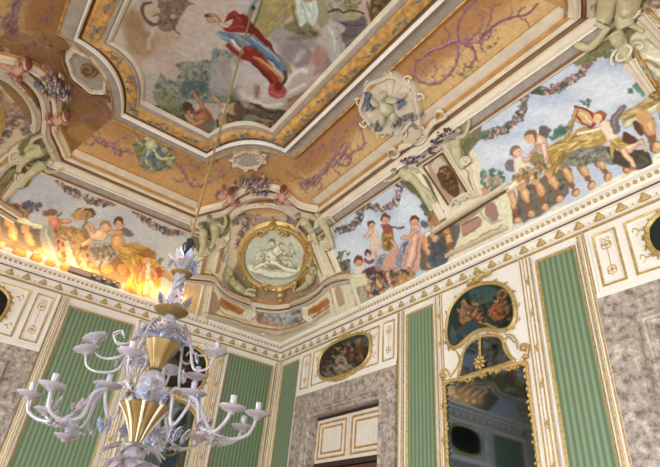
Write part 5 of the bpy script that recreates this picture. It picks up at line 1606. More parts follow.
def strip(W, u0, u1, label, z0=1.0, z1=ZTOP, sprigs=False):
    t = wthing('gilded_pilaster', W, (u0 + u1) / 2, z0, label, 'pilaster', 'gilded white strips between the wall panels'); w = u1 - u0
    wbox(MB(), W, u0, u1, z0, z1, 0, .03).build('board', M['white'], t, False)
    m = MB()
    for f in (.06, .36, .64, .94): m.sweep([W.P(u0 + w * f, z0, .028), W.P(u0 + w * f, z1, .028)], [(-.009, 0), (-.007, .012), (.007, .012), (.009, 0)], W.n)
    m.build('gilded_fillets', M['gold'], t)
    m = MB(); m.sweep([W.P((u0 + u1) / 2, z0, .028), W.P((u0 + u1) / 2, z1, .028)], [(-w * .1, 0), (-w * .07, .018), (w * .07, .018), (w * .1, 0)], W.n); m.build('white_reeding', M['white'], t)
    if sprigs:
        for i in range(8):
            m = MB(); z = z0 + .8 + i * .42; wblob(m, W, (u0 + u1) / 2, z, .02, .045, .025, .04, 20 if i % 2 else -20); wblob(m, W, (u0 + u1) / 2 + .02, z + .05, .014, .03, .02, .04, -30); m.build('gilded_sprig', M['gold'], t)
    return t
def silkpanel(W, u0, u1, z0, z1, label):
    t = wthing('silk_panel', W, (u0 + u1) / 2, z0, label, 'wall panel', 'green striped silk panels')
    wbox(MB(), W, u0, u1, z0, z1, 0, .015).build('silk', M['silk'], t, False)
    wframe(W, u0, u1, z0, z1, .026, .03, .012).build('gilded_frame', M['gold'], t)
    wframe(W, u0 - .03, u1 + .03, z0 - .03, z1 + .03, .035, .045, .0).build('white_frame', M['white'], t); return t
def arabesque(m, W, u, z0, z1, w):
    h = z1 - z0; d = .03; wtube(m, W, [(u, z0 + .06 * h), (u, z1 - .1 * h)], .005, d, 5)
    for s in (-1, 1):
        wtube(m, W, [(u, z1 - .3 * h), (u + s * w * .5, z1 - .28 * h), (u + s * w * .55, z1 - .16 * h), (u + s * w * .2, z1 - .12 * h)], .007, d, 5)
        wtube(m, W, [(u, z0 + .3 * h), (u + s * w * .45, z0 + .26 * h), (u + s * w * .5, z0 + .14 * h), (u + s * w * .15, z0 + .12 * h)], .007, d, 5)
        wtube(m, W, [(u, z1 - .1 * h), (u + s * w * .35, z1 - .04 * h), (u + s * w * .55, z1 - .1 * h)], .006, d, 5)
        wblob(m, W, u + s * w * .3, z1 - .2 * h, .022, .012, .01, d, 30 * s); wblob(m, W, u + s * w * .3, z0 + .2 * h, .022, .012, .01, d, -30 * s)
    wblob(m, W, u, z0 + .2 * h, .016, .03, .012, d); wblob(m, W, u, z1 - .22 * h, .016, .03, .012, d)
def overdoor(W, u0, u1, z0, z1, label, sgn=1):
    t = wthing('overdoor_panel', W, (u0 + u1) / 2, z0, label, 'wall panel', 'white and gold overdoor panels'); wbox(MB(), W, u0, u1, z0, z1, 0, .03).build('board', M['white'], t, False)
    m = MB(); wbox(m, W, u0, u1, z0 - .01, z0 + .05, .0, .06); wbox(m, W, u0, u0 + .03, z0, z1, .0, .05); wbox(m, W, u1 - .03, u1, z0, z1, .0, .05); m.build('white_edge', M['white'], t, False)
    a, b = z0 + .11, z1 - .07
    for p, q in ((u0 + .07, u0 + .34), (u0 + .43, u1 - .43), (u1 - .34, u1 - .07)):
        wframe(W, p, q, a, b, .026, .02, .028).build('panel_moulding', M['gold'], t); wframe(W, p + .035, q - .035, a + .035, b - .035, .014, .014, .028).build('inner_moulding', M['white'], t)
    m = MB(); arabesque(m, W, u0 + .205, a + .06, b - .06, .09); m.build('arabesque', M['gold'], t)
    m = MB(); arabesque(m, W, u1 - .205, a + .06, b - .06, .09); m.build('arabesque', M['gold'], t)
    for s in (-1, 1):
        for zz in (a + .16, b - .16):
            m = MB(); u = (u0 + u1) / 2 + s * ((u1 - u0) / 2 - .52); wtube(m, W, [(u, zz - .05), (u - s * .04, zz), (u, zz + .05), (u + s * .02, zz)], .007, .03, 5); wblob(m, W, u - s * .06, zz, .03, .012, .01, .03); m.build('corner_sprig', M['gold'], t)
    return t
PAINTS = []
def oval(W, pts, label, base, ops, crest=True, name='oval_painting', parent=None, cv=None):
    """painting inside a gilded curved frame; pts = outline (u, z)"""
    c = (sum(p[0] for p in pts) / len(pts), sum(p[1] for p in pts) / len(pts)); P = crv(pts, 5, True)
    t = parent or wthing(name, W, c[0], c[1], label, 'painting')
    us = [p[0] for p in P]; zs = [p[1] for p in P]; u0, u1, z0, z1 = min(us), max(us), min(zs), max(zs)
    C_ = Canvas(W.P(u0, z0, .055), W.P(u1, z0, .055), W.P(u1, z1, .055), W.P(u0, z1, .055), 110, 90, base)
    U = C_.P[:, 0 if W.k == 'R' else 1]; Z = C_.P[:, 2]; ins = np.zeros(len(U), bool)
    for (ax, ay), (bx, by) in zip(P, P[1:] + P[:1]): ins ^= ((ay > Z) != (by > Z)) & (U < (bx - ax) * (Z - ay) / (by - ay + 1e-12) + ax)
    C_.keep = ins; key = 'o%d' % len(PAINTS); CV[key] = C_; pt_.run('c %s\n' % key + ops); PAINTS.append((C_, t))
    k = [W.P(u, z, .03) for u, z in P]
    mb = MB(); n = len(k); mb.sweep(k, [(-.034, -.005), (-.034, .02), (-.018, .045), (-.003, .05), (.01, .04), (.018, .03), (.024, .026)], W.n, True); mb.build('gilded_frame', M['gold'], t)
    m = MB(); rr = random.Random(len(PAINTS))
    for i in range(0, n, 4):
        u, z = P[i]; du, dz = u - c[0], z - c[1]; L = math.hypot(du, dz); wblob(m, W, u + du / L * .05, z + dz / L * .04, .034, .013, .02, .045, rr.uniform(0, 180))
    m.build('carved_leaves', M['gold'], t); return t, (u0, u1, z0, z1), c
# ---------------- right wall
strip(R_, .0, .12, 'gilded white strip in the corner, right hand face', 1.0)
silkpanel(R_, .15, .78, 1.1, 4.99, 'narrow green striped silk panel next to the corner on the right wall')
overdoor(R_, .84, 3.57, 4.25, ZTOP, 'white and gold overdoor panel above the nearer-corner marble doorway')
EL = lambda cu, cz, a, b, n=20, wv=.0: [(cu + a * math.copysign(abs(math.cos(t)) ** .72, math.cos(t)), cz + b * math.copysign(abs(math.sin(t)) ** .72, math.sin(t))) for t in [2 * math.pi * i / n for i in range(n)]]
t, bx_, c_ = oval(R_, EL(2.22, 4.69, .72, .33, 24, .03), 'dark oval painting of draped figures over the marble doorway by the corner', '3a3028', '''
F 3a3028 4a3c30
e 5c686a f4 367,342 9,7
e 4a5250 f4 352,340 8,5
P a59a88 f1.6 334,372 336,358 341,350 345,356 350,366 352,374 344,376
e b09070 f1.2 339,349 2.4,2.6
e 9c8468 f1.4 326,368 3,3
P 7d7468 f1.8 322,374 326,366 334,366 334,378
P 7c4a34 f1.8 356,342 362,342 365,354 360,362 355,356
e b08a64 f1.2 359,340 2.2,2.4
P 6c3a30 f1.8 345,348 352,346 354,356 350,362
e b4906c f1.2 349,344 2,2.2
s 8c7c68 w2 334,376 346,378 358,372
s 5a4434 w2.4 352,372 362,366 370,358
P b0a894 f1.8 344,368 354,364 358,370 350,376
d 2c241e 4a3c30 7c6650 5c4838 8c7a64 n90 w1.2 322,364 340,342 366,338 372,350 360,366 340,378 324,378
d c4b498 a08468 n22 w.9 332,352 352,346 356,366 336,374
''')
m = MB()
for du, dz, a, b, r in ((0, .40, .10, .035, 0), (-.1, .38, .08, .028, 20), (.1, .38, .08, .028, -20), (0, -.38, .12, .035, 0), (.16, -.38, .1, .028, 15), (-.16, -.38, .1, .028, -15), (-.3, -.34, .07, .02, -30), (.3, -.34, .07, .02, 30)): wblob(m, R_, 2.22 + du, 4.68 + dz, a, b, .04, .05, r)
m.build('shell_crest', M['gold'], t)
TN = 2
def doorway(W, u0, u1, z1, i0, i1, iz, label):
    global TN; TN += 1; t = wthing('trim_%d' % TN, W, (u0 + u1) / 2, 0, None, None, None, 'structure'); m = MB()
    wbox(m, W, u0, i0 - .12, 0, z1, 0, .06); wbox(m, W, i1 + .12, u1, 0, z1, 0, .06); wbox(m, W, i0 - .12, i1 + .12, iz + .12, z1, 0, .06); m.build('marble_slabs', M['marble'], t, False)
    m = MB(); m.sweep([W.P(i0, 0), W.P(i0, iz), W.P(i1, iz), W.P(i1, 0)] if W.k == 'R' else [W.P(i0, 0), W.P(i0, iz), W.P(i1, iz), W.P(i1, 0)],
                      [(.13, 0), (.13, .07), (.115, .10), (.09, .11), (.075, .08), (.05, .075), (.045, .05), (.012, .05), (-.004, .035), (-.004, -.28), (.006, -.28)], W.n); m.build('moulded_architrave', M['marble'], t, False)
    return t
doorway(R_, .85, 3.565, 4.24, D1[0], D1[1], DH, 'grey rose marble surround of the doorway near the corner')
doorway(R_, 6.70, 9.44, 4.24, D2[0], D2[1], DH, 'grey rose marble surround at the right edge')
def door(n, W, i0, i1, iz, transom):
    e = empty('door_%d' % n, W.P((i0 + i1) / 2, 0, -.13), kind='structure'); mid = (i0 + i1) / 2
    wbox(MB(), W, i0, i1, 0, iz, -.28, -.24).build('back_board', M['dark'], e, False)
    for a, b in ((i0 + .01, mid - .004), (mid + .004, i1 - .01)):
        z0, z1 = iz - .74, iz - .05
        lf = wbox(MB(), W, a, b, z0, z1, -.17, -.13).build('transom_shutter', M['door'], e, False)
        w = b - a
        for k, (o, wd) in enumerate(((.07, .034), (.18, .03))): wframe(W, a + o * .9, b - o * .9, z0 + o * .72, z1 - o * .72, wd, .018, -.132).build('gilded_moulding', M['gold2'] if k < 2 else M['gold2'], lf)
        wbox(MB(), W, a + .28, b - .28, z0 + .24, z1 - .24, -.14, -.122).build('centre_tablet', M['door'], lf, False)
        ld = wbox(MB(), W, a, b, 0.01, z0 - .09, -.23, -.19).build('door_leaf', M['red'], e, False)
        wframe(W, a + .1, b - .1, .2, z0 - .25, .05, .02, -.192).build('leaf_moulding', M['dark'], ld)
    wbox(MB(), W, i0, i1, iz - .82, iz - .745, -.2, -.12).build('transom_bar', M['dark'], e, False)
    wbox(MB(), W, i0, i1, iz - .05, iz, -.2, -.12).build('head_bar', M['dark'], e, False)
door(1, R_, *D1, DH, True); door(2, R_, *D2, DH, True)
strip(R_, 3.59, 3.71, 'gilded white strip right of the first marble doorway')
silkpanel(R_, 3.76, 4.32, 1.1, 4.99, 'green striped silk panel between the marble doorway and the tall mirror')
strip(R_, 4.37, 4.50, 'gilded white strip left of the tall mirror', sprigs=True)
strip(R_, 5.82, 5.98, 'gilded white strip right of the tall mirror', sprigs=True)
silkpanel(R_, 6.04, 6.57, 1.1, 4.99, 'green striped silk panel right of the tall mirror')
strip(R_, 6.61, 6.70, 'gilded white strip left of the right hand marble doorway')
overdoor(R_, 6.71, 9.44, 4.25, ZTOP, 'white and gold overdoor panel at the right edge')
oval(R_, EL(8.08, 4.68, .74, .31, 20, .03), 'dark green oval painting cut by the right edge', '26322c', 'F 26322c 34443c\n')
strip(R_, 9.46, 9.58, 'gilded white strip beyond the right hand doorway'); silkpanel(R_, 9.65, 10.4, 1.1, 4.99, 'green striped silk panel at the far end of the right wall')
# tall mirror
pg = wthing('pier_glass', R_, 5.16, 1.0, 'tall gilded mirror with a painting set in its top, between two green silk panels', 'mirror')
wbox(MB(), R_, 4.5, 5.82, 1.0, ZTOP, 0, .03).build('white_panel', M['white'], pg, False)
kid = [R_.uz(x, y) for x, y in ((448.6, 331), (452.5, 310), (465, 294), (480, 286), (496, 284), (508, 288), (516, 300), (518, 318), (512.4, 329), (502, 332), (492, 331), (482, 332), (473, 337), (463, 346), (455.5, 349), (450.4, 344))]
oval(R_, kid, None, '34403c', '''
F 34403c 3c4c4a
P 4c686c f3 470,290 492,286 498,296 488,304 474,302
P 2c3430 f3 500,300 516,306 516,326 504,330 498,318
P b58056 f1.4 458,318 462,306 468,304 472,314 470,322 464,326
e c49468 f1.2 464,303 2.8,3
P 8c3c2c f1.6 470,312 477,309 482,318 476,324 470,322
P 3c586c f1.6 464,324 474,322 482,328 476,334 464,338 456,342 452,334
P 4c6468 f2 450,332 456,330 456,344 451,344
e b88c64 f1.2 475,304 2.8,3
s b88c64 w2.4 476,308 474,314 468,318
P a8643c f1.6 488,312 496,302 506,300 510,310 504,318 494,320
e b88050 f1.4 502,294 5,5
e 6c4028 f1.2 502,294 3,3
e c4966c f1.2 497,300 2.4,2.6
s bc9468 w2.6 480,322 488,325 496,327
s b88c64 w2 488,314 484,318 479,318
s 7c3828 w3 494,310 500,314 506,314
s 2a302c w2 484,306 486,314 484,322
s 8c7850 w1.6 466,340 474,332 484,330
d 28302c 485a54 6c5038 8c6448 3c4a50 n120 w1.1 452,328 460,304 480,290 500,288 514,304 512,324 496,326 474,330 458,344
d d0a47c b88460 n24 w.8 458,310 474,306 500,308 500,316 470,320
''', name='', parent=pg)
mirr = mat('old silvered glass', '75879a', .04, 1.0)
up1 = [R_.uz(x, y) for x, y in ((466, 351), (474, 342), (484, 337), (494, 336), (503, 338), (508, 348), (512, 357), (516, 362), (500, 368), (482, 373), (462, 379), (463, 366))]
def flat(mb, W, pts, d): mb.add([W.P(u, z, d) for u, z in pts], [tuple(range(len(pts)))]); mb.add([W.P(u, z, d - .01) for u, z in pts], [tuple(range(len(pts)))]); return mb
flat(MB(), R_, crv(up1, 4, True), .045).build('upper_mirror_plate', mirr, pg, False)
m = MB(); m.sweep([R_.P(u, z, .03) for u, z in crv(up1, 4, True)], [(-.03, 0), (-.02, .03), (0, .035), (.02, .02), (.02, 0)], R_.n, True); m.build('upper_gilded_frame', M['gold'], pg)
topc = [R_.uz(x, y) for x, y in ((447, 383), (458, 381), (470, 379), (482, 375), (494, 371), (506, 369), (518, 366), (529, 363))]
lo = topc + [(5.74, 1.15), (4.53, 1.15)]
flat(MB(), R_, crv(topc, 3) + [(5.74, 1.15), (4.53, 1.15)], .045).build('mirror_plate', mirr, pg, False)
m = MB(); wtube(m, R_, topc, .022, .06); wtube(m, R_, [topc[0], (4.525, 1.15)], .02, .055, smooth=False); wtube(m, R_, [topc[-1], (5.745, 1.15)], .02, .055, smooth=False); wtube(m, R_, [(4.53, 1.15), (5.74, 1.15)], .02, .055, smooth=False)
m.build('gilded_frame', M['gold'], pg)
rr = random.Random(5)
for (u, z) in crv(topc, 4): wblob(MB(), R_, u, z - .025 + rr.uniform(-.02, .02), .035, .016, .03, .06, rr.uniform(-60, 60)).build('gilded_leaf', M['gold'], pg)
for i in range(26):
    z = 3.75 - i * .07; f = 1 if i < 9 else .5
    for u in (4.535, 5.735): wblob(MB(), R_, u + rr.uniform(-.012, .012), z, .024 * f + .008, .014, .02, .065, rr.uniform(20, 90)).build('gilded_leaf', M['gold'], pg)
m = MB(); pxs = lambda L_: [R_.uz(x, y) for x, y in L_]
wtube(m, R_, pxs([(516, 360), (509, 354), (506, 344), (511, 338), (517, 344)]), .018, .05, r2=.008); wtube(m, R_, pxs([(524, 362), (530, 354), (530, 346), (524, 346), (523, 352)]), .022, .05, r2=.01); wtube(m, R_, pxs([(452, 378), (458, 370), (462, 360), (459, 352)]), .014, .05, r2=.008)
wtube(m, R_, pxs([(446, 384), (444, 376), (448, 370), (452, 376)]), .018, .05, r2=.008); wtube(m, R_, pxs([(508, 336), (514, 336), (519, 342), (520, 350)]), .01, .05)
for x, y, a in ((527, 350, .04), (447, 377, .035), (529, 358, .04)): wblob(m, R_, *R_.uz(x, y), a, a * .8, .04, .06)
m.build('rocaille_scrolls', M['gold'], pg)
ro = R_.uz(483.5, 364); m = MB()
for i in range(8): wblob(m, R_, ro[0] + .06 * math.cos(i * math.pi / 4), ro[1] + .06 * math.sin(i * math.pi / 4), .034, .022, .03, .075, i * 45)
wblob(m, R_, ro[0], ro[1], .035, .035, .05, .085); q1 = R_.uz(483, 340); wtube(m, R_, [q1, ((q1[0] + ro[0]) / 2, (q1[1] + ro[1]) / 2), (ro[0], ro[1] + .07)], .014, .06)
for k in range(5): wblob(m, R_, q1[0] + (ro[0] - q1[0]) * k / 5, q1[1] + (ro[1] - q1[1]) * k / 5, .026, .02, .02, .065, 40 * k)
m.build('gilded_rosette', M['gold'], pg)
m = MB()
for x, y, a, b, r in ((482, 280, .14, .035, 20), (474, 284, .08, .03, 30), (490, 276, .08, .03, 10), (482, 276, .05, .05, 0)): wblob(m, R_, *R_.uz(x, y), a, b, .05, .06, r)
m.build('shell_crest', M['gold'], pg)
# ---------------- left wall
strip(L_, -.12, -.0, 'gilded white strip in the corner, left hand face')
silkpanel(L_, -1.18, -.17, 1.1, 4.98, 'wide green striped silk panel next to the corner on the left wall')
strip(L_, -1.40, -1.26, 'gilded white strip right of the painting behind the chandelier', sprigs=True)
tr = wthing('pier_glass', L_, -2.1, 1.0, 'gilded white panel with oval painting and mirror behind the chandelier', 'mirror')
wbox(MB(), L_, -2.8, -1.4, 1.0, ZTOP, 0, .03).build('white_panel', M['white'], tr, False)
oval(L_, EL(-2.1, 4.46, .54, .42, 20, .02), None, '2e2c26', '''
F 2e2c26 3a3830
e 6c5040 f2 184,366 4,7
e 8c7458 f1.6 190,362 2.6,3
P 5c2c24 f2 186,372 194,368 198,378 190,384
e 3e4a40 f2 198,362 6,5
e a08a68 f1.6 176,372 3,4
P 5a5a4c f2 164,360 174,356 178,366 170,376
''', name='', parent=tr)
flat(MB(), L_, [(-2.62, 1.15), (-1.58, 1.15), (-1.58, 3.7), (-1.8, 3.86), (-2.1, 3.9), (-2.4, 3.86), (-2.62, 3.7)], .045).build('mirror_plate', mirr, tr, False)
m = MB(); m.sweep([L_.P(u, z, .03) for u, z in [(-2.62, 1.15), (-1.58, 1.15), (-1.58, 3.7), (-1.8, 3.86), (-2.1, 3.9), (-2.4, 3.86), (-2.62, 3.7)]], [(-.04, 0), (-.03, .035), (0, .045), (.02, .02), (.02, 0)], L_.n, True); m.build('gilded_frame', M['gold'], tr)
m = MB()
for i in range(24): wblob(m, L_, -2.1 + .5 * math.cos(math.pi * i / 23), 3.86 + .12 * math.sin(math.pi * i / 23), .05, .022, .035, .06, i * 50)
m.build('gilded_garlands', M['gold'], tr)
wframe(L_, -2.76, -1.44, 1.1, 5.0, .03, .02, .03).build('panel_moulding', M['gold'], tr)
strip(L_, -2.97, -2.82, 'gilded white strip left of the painting behind the chandelier', sprigs=True)
silkpanel(L_, -4.16, -3.04, 1.1, 4.96, 'wide green striped silk panel left of the chandelier')
strip(L_, -4.32, -4.21, 'gilded white strip by the left marble doorway')
overdoor(L_, -6.56, -4.34, 4.10, ZTOP, 'white and gold overdoor panel at the left edge')
oval(L_, EL(-5.55, 4.6, .56, .33, 20, .02), 'dark oval painting cut by the left edge', '2a2c24', 'F 2a2c24 383830\n')
doorway(L_, -6.56, -4.34, 4.09, DL[0], DL[1], DH - .1, 'dark grey marble doorway surround at the left edge'); door(3, L_, *DL, DH - .1, True)
silkpanel(L_, -7.85, -6.65, 1.1, 4.96, 'green striped silk panel at the far end of the left wall')
# dado and skirting
for W, a, b, nm in ((R_, 0, .85, 'baseboard_right'), (R_, 3.57, 6.7, 'trim_2'), (L_, -4.34, 0, 'baseboard_left')):
    m = MB(); wbox(m, W, a, b, 0, .25, 0, .04); wbox(m, W, a, b, .93, 1.0, 0, .06); tag(m.build(nm, M['white'], None, False), kind='structure')
# ---- fittings lying on the cornice
fx_ = PL_.at(128, 299); fl_ = empty('floodlight', (.12, -4.15, 5.44), 'grey box floodlight with three lamps lying on the left cornice', 'floodlight')
MB().box((.17, -4.4, 5.44), (.27, -3.55, 5.53)).build('housing', mat('grey metal housing', '5f6068', .5, .4), fl_, False)
for k in range(3):
    m = MB(); m.lathe([(0, 0), (.03, 0), (.042, .02), (.045, .05), (.0, .055)], (.31, -4.0 + .17 * k, 5.44), 12); m.build('lamp_head', M['black'], fl_)
s1 = empty('smoke_detector', (.42, -.5, 5.47), None, None)
q, nq = V(264, 333, .0); s1.location = q; tag(s1, 'small round white detector on the vault corner plinth', 'detector')
m = MB(); rtn = vell(m, 264, 333, 2.6, 2.6, .06); m.build('cover', M['white'], s1); m = MB(); vell(m, 264, 333, 1.1, 1.1, .075); m.build('sensor', M['stone'], s1)
c0 = Vector((.15, -.15, 5.44)); s2 = empty('spot_fitting', c0, 'small dark adjustable spotlight standing on the cornice in the corner', 'spotlight')
MB().box((.12, -.2, 5.44), (.2, -.12, 5.47)).build('foot', M['black'], s2, False)
MB().tube([(.16, -.16, 5.47), (.17, -.17, 5.53)], .012, 8).build('stem', M['black'], s2); MB().tube([(.13, -.11, 5.53), (.2, -.22, 5.57)], [.03, .04], 12).build('lamp_head', M['black'], s2)
# ================================================================== GLASS CHANDELIER
AX, AY = 5.32, -4.01; A0 = math.radians(53.73)
ch = empty('chandelier', (AX, AY, 2.05), 'large milky lilac glass chandelier with curling arms and gilt cups hanging on a gold cord', 'chandelier')
G_, BG, PG, GG = M['glass'], M['blueglass'], M['pinkglass'], M['goldglass']
def cyl(r, az, z): return Vector((AX + r * math.cos(A0 + az), AY + r * math.sin(A0 + az), z))
MB().tube([(AX, AY, 3.86), (AX, AY, 5.5), (AX, AY, 7.2)], .011, 8).build('gold_cord', M['rope'], ch)
MB().tube([(AX, AY, 7.2), (AX, AY, 7.16)], .022, 8).build('ceiling_hook', M['black'], ch)
m = MB(); m.lathe([(0, 3.9), (.03, 3.88), (.035, 3.82), (.02, 3.78), (.03, 3.74), (0, 3.7)], (AX, AY, 0), 12)
for k in range(4): m.tube([cyl(.02, k * 1.57, 3.86), cyl(.05, k * 1.57, 3.83), cyl(.04, k * 1.57, 3.77), cyl(.02, k * 1.57, 3.75)], .007, 6)
m.build('iron_hook', M['black'], ch)
def lat(nm, prof, mt, seg=20, fl=0, fd=0): mm = MB(); mm.lathe(prof, (AX, AY, 0), seg, fl, fd); return mm.build(nm, mt, ch)
lat('glass_finial', [(0, 3.74), (.04, 3.70), (.055, 3.66), (.035, 3.62), (.05, 3.58), (.02, 3.55), (0, 3.55)], G_, 18, 6, .15)
lat('gilt_disc', [(0, 3.565), (.07, 3.56), (.088, 3.55), (.07, 3.535), (0, 3.535)], GG)
# twisted glass tubes
def twist(nm, z0, z1, r, n=4, mt=None, turns=1.2, rt=.017):
    mm = MB(); mm.lathe([(0, z0), (r * .7, z0), (r * .75, (z0 + z1) / 2), (r * .7, z1), (0, z1)], (AX, AY, 0), 12)
    for k in range(n): mm.tube([cyl(r, 2 * math.pi * (k / n + turns * t / 16), z0 + (z1 - z0) * t / 16) for t in range(17)], rt, 6)
    return mm.build(nm, mt or G_, ch)
twist('twisted_stem', 3.25, 3.54, .034)
lat('gilt_disc', [(0, 3.235), (.1, 3.23), (.135, 3.215), (.12, 3.2), (.05, 3.19), (0, 3.19)], GG)
lat('glass_knop', [(0, 3.19), (.04, 3.17), (.06, 3.13), (.035, 3.09), (.06, 3.05), (.075, 3.0), (.05, 2.96), (0, 2.96)], G_, 18, 8, .08)
lat('gilt_goblet', [(0, 2.955), (.12, 2.955), (.13, 2.945), (.115, 2.9), (.075, 2.83), (.045, 2.76), (.05, 2.74), (0, 2.74)], GG, 32, 8, .07)
lat('glass_ball', [(0, 2.745), (.045, 2.73), (.085, 2.69), (.095, 2.65), (.08, 2.6), (.045, 2.57), (.05, 2.55), (0, 2.54)], G_, 24, 8, .06)
lat('glass_baluster', [(0, 2.56), (.04, 2.55), (.05, 2.52), (.035, 2.49), (.06, 2.47), (0, 2.465)], BG, 18)
lat('gilt_bowl', [(0, 2.478), (.155, 2.478), (.165, 2.47), (.15, 2.45), (.12, 2.41), (.085, 2.36), (.065, 2.3), (.04, 2.24), (.03, 2.22), (0, 2.215)], GG, 48, 8, .14)
for k in range(8): MB().tube([cyl(r_ * 1.02, k * math.pi / 4 - A0 + math.pi / 8, z_) for r_, z_ in ((.168, 2.475), (.14, 2.44), (.1, 2.37), (.065, 2.3), (.04, 2.23))], [.014, .012, .009, .007, .005], 6).build('bowl_rib', M['cream'], ch)
lat('glass_drop', [(0, 2.22), (.03, 2.21), (.055, 2.16), (.05, 2.11), (.025, 2.07), (.035, 2.04), (.03, 2.0), (0, 1.96)], G_, 18, 6, .1)
def leaf3(mm, base, dirv, upv, L, w, curl=.4):
    """curved pointed glass leaf"""
    base, dirv, upv = Vector(base), Vector(dirv).normalized(), Vector(upv).normalized(); sd = dirv.cross(upv).normalized(); rows = []
    for i in range(7):
        t = i / 6; c = base + dirv * (L * t) + upv * (L * curl * t * t); ww = w * math.sin(math.pi * min(.98, .12 + .86 * t)); rows.append([c + sd * ww + upv * ww * .35, c + upv * .004, c - sd * ww + upv * ww * .35, c - upv * .006])
    return mm.grid(rows, closed_u=True, cap=True)
def flower(c, axis, r, mt, petals=8, core=None, parent=None, nm='glass_flower'):
    c, axis = Vector(c), Vector(axis).normalized(); a = axis.orthogonal().normalized(); b = axis.cross(a); mm = MB()
    for k in range(petals):
        t = 2 * math.pi * k / petals; d = a * math.cos(t) + b * math.sin(t); leaf3(mm, c, d, axis, r, r * .34, .35)
        t += math.pi / petals; d = a * math.cos(t) + b * math.sin(t); leaf3(mm, c + axis * r * .15, d, axis, r * .6, r * .24, .6)
    o = mm.build(nm, mt, parent or ch)
    m2 = MB(); m2.ell(c + axis * r * .25, a * r * .25, b * r * .25, axis * r * .25, 8, 5); m2.build('flower_heart', core or GG, o); return o
# crown of leaves and pendants at each stage of the stem
def leafring(nm, z, n, r0, L, w, up, curl, mt, ph=0):
    mm = MB()
    for k in range(n):
        a = ph + 2 * math.pi * k / n; d = Vector((math.cos(A0 + a), math.sin(A0 + a), up)); leaf3(mm, cyl(r0, a, z), d, (0, 0, 1), L, w, curl)
    return mm.build(nm, mt, ch)
leafring('glass_leaves', 3.6, 7, .03, .14, .03, .5, .3, G_); leafring('glass_leaves', 3.66, 5, .02, .1, .025, 1.2, .3, BG, .4)
leafring('glass_leaves', 3.24, 8, .05, .12, .028, .9, .3, G_); leafring('glass_leaves', 3.03, 10, .06, .16, .03, .9, -.5, G_)
leafring('glass_leaves', 2.98, 8, .05, .2, .028, .5, -.7, BG, .3); leafring('glass_leaves', 2.49, 8, .06, .17, .035, 1.6, -.5, G_)
leafring('glass_leaves', 2.2, 8, .03, .2, .045, .2, -.5, G_); leafring('glass_leaves', 2.14, 8, .03, .17, .04, -.5, -.3, G_, .4)
for k in range(4): flower(cyl(.1, .4 + k * 1.57, 3.3), (math.cos(A0 + .4 + k * 1.57), math.sin(A0 + .4 + k * 1.57), -.3), .06, PG if k % 2 else G_)
for k in range(5): flower(cyl(.1, .9 + k * 1.257, 3.62), (math.cos(A0 + .9 + k * 1.257), math.sin(A0 + .9 + k * 1.257), .3), .045, PG if k % 2 else BG)
for k in range(6): flower(cyl(.12, .5 + k * 1.047, 2.56), (math.cos(A0 + .5 + k * 1.047), math.sin(A0 + .5 + k * 1.047), .2), .055, GG if k % 3 == 0 else BG)
for k in (0, 1, 2, 3): flower(cyl(.2, .2 + k * 1.047, 2.33), (math.cos(A0 + .2 + k * 1.047), math.sin(A0 + .2 + k * 1.047), -.2), .07, G_)
for k in range(8): flower(cyl(.16, .1 + k * .785, 3.02), (math.cos(A0 + .1 + k * .785), math.sin(A0 + .1 + k * .785), .6), .05, PG if k % 3 == 0 else G_)
def dish(parent, c, r, candle=True, tilt=None):
    dm = MB(); dm.lathe([(0, -.03), (.02, -.03), (.03, -.012), (r * .6, -.006), (r, .014), (r * 1.02, .02), (r * .95, .02), (r * .5, .006), (0, .004)], (0, 0, 0), 22, 11, .04)
    if tilt is not None: dm.v = [tuple(Matrix.Rotation(tilt[1], 3, Vector(tilt[0])) @ Vector(v)) for v in dm.v]
    dm.v = [tuple(Vector(v) + c) for v in dm.v]; d = dm.build('drip_pan', G_, parent)
    if candle:
        cm = MB(); cm.lathe([(0, 0), (.026, 0), (.02, .012), (.018, .03), (.022, .05), (.022, .085), (.024, .09), (.017, .092), (0, .09)], (c.x, c.y, c.z), 14); cm.build('candle_cup', G_, d)
def arm(pts, r, cr_, parent=None, dz=.0, candle=True, tilt=None, r2=None, drop=True, mt=None):
    mm = MB(); P = crv(pts, 8); mm.tube(P, [r + ((r2 or r) - r) * i / (len(P) - 1) for i in range(len(P))], 8); a = mm.build('glass_arm', mt or G_, ch)
    if cr_: dish(a, Vector(pts[-1]) + Vector((0, 0, .01)), cr_, candle, tilt)
    return a
ra = random.Random(12)
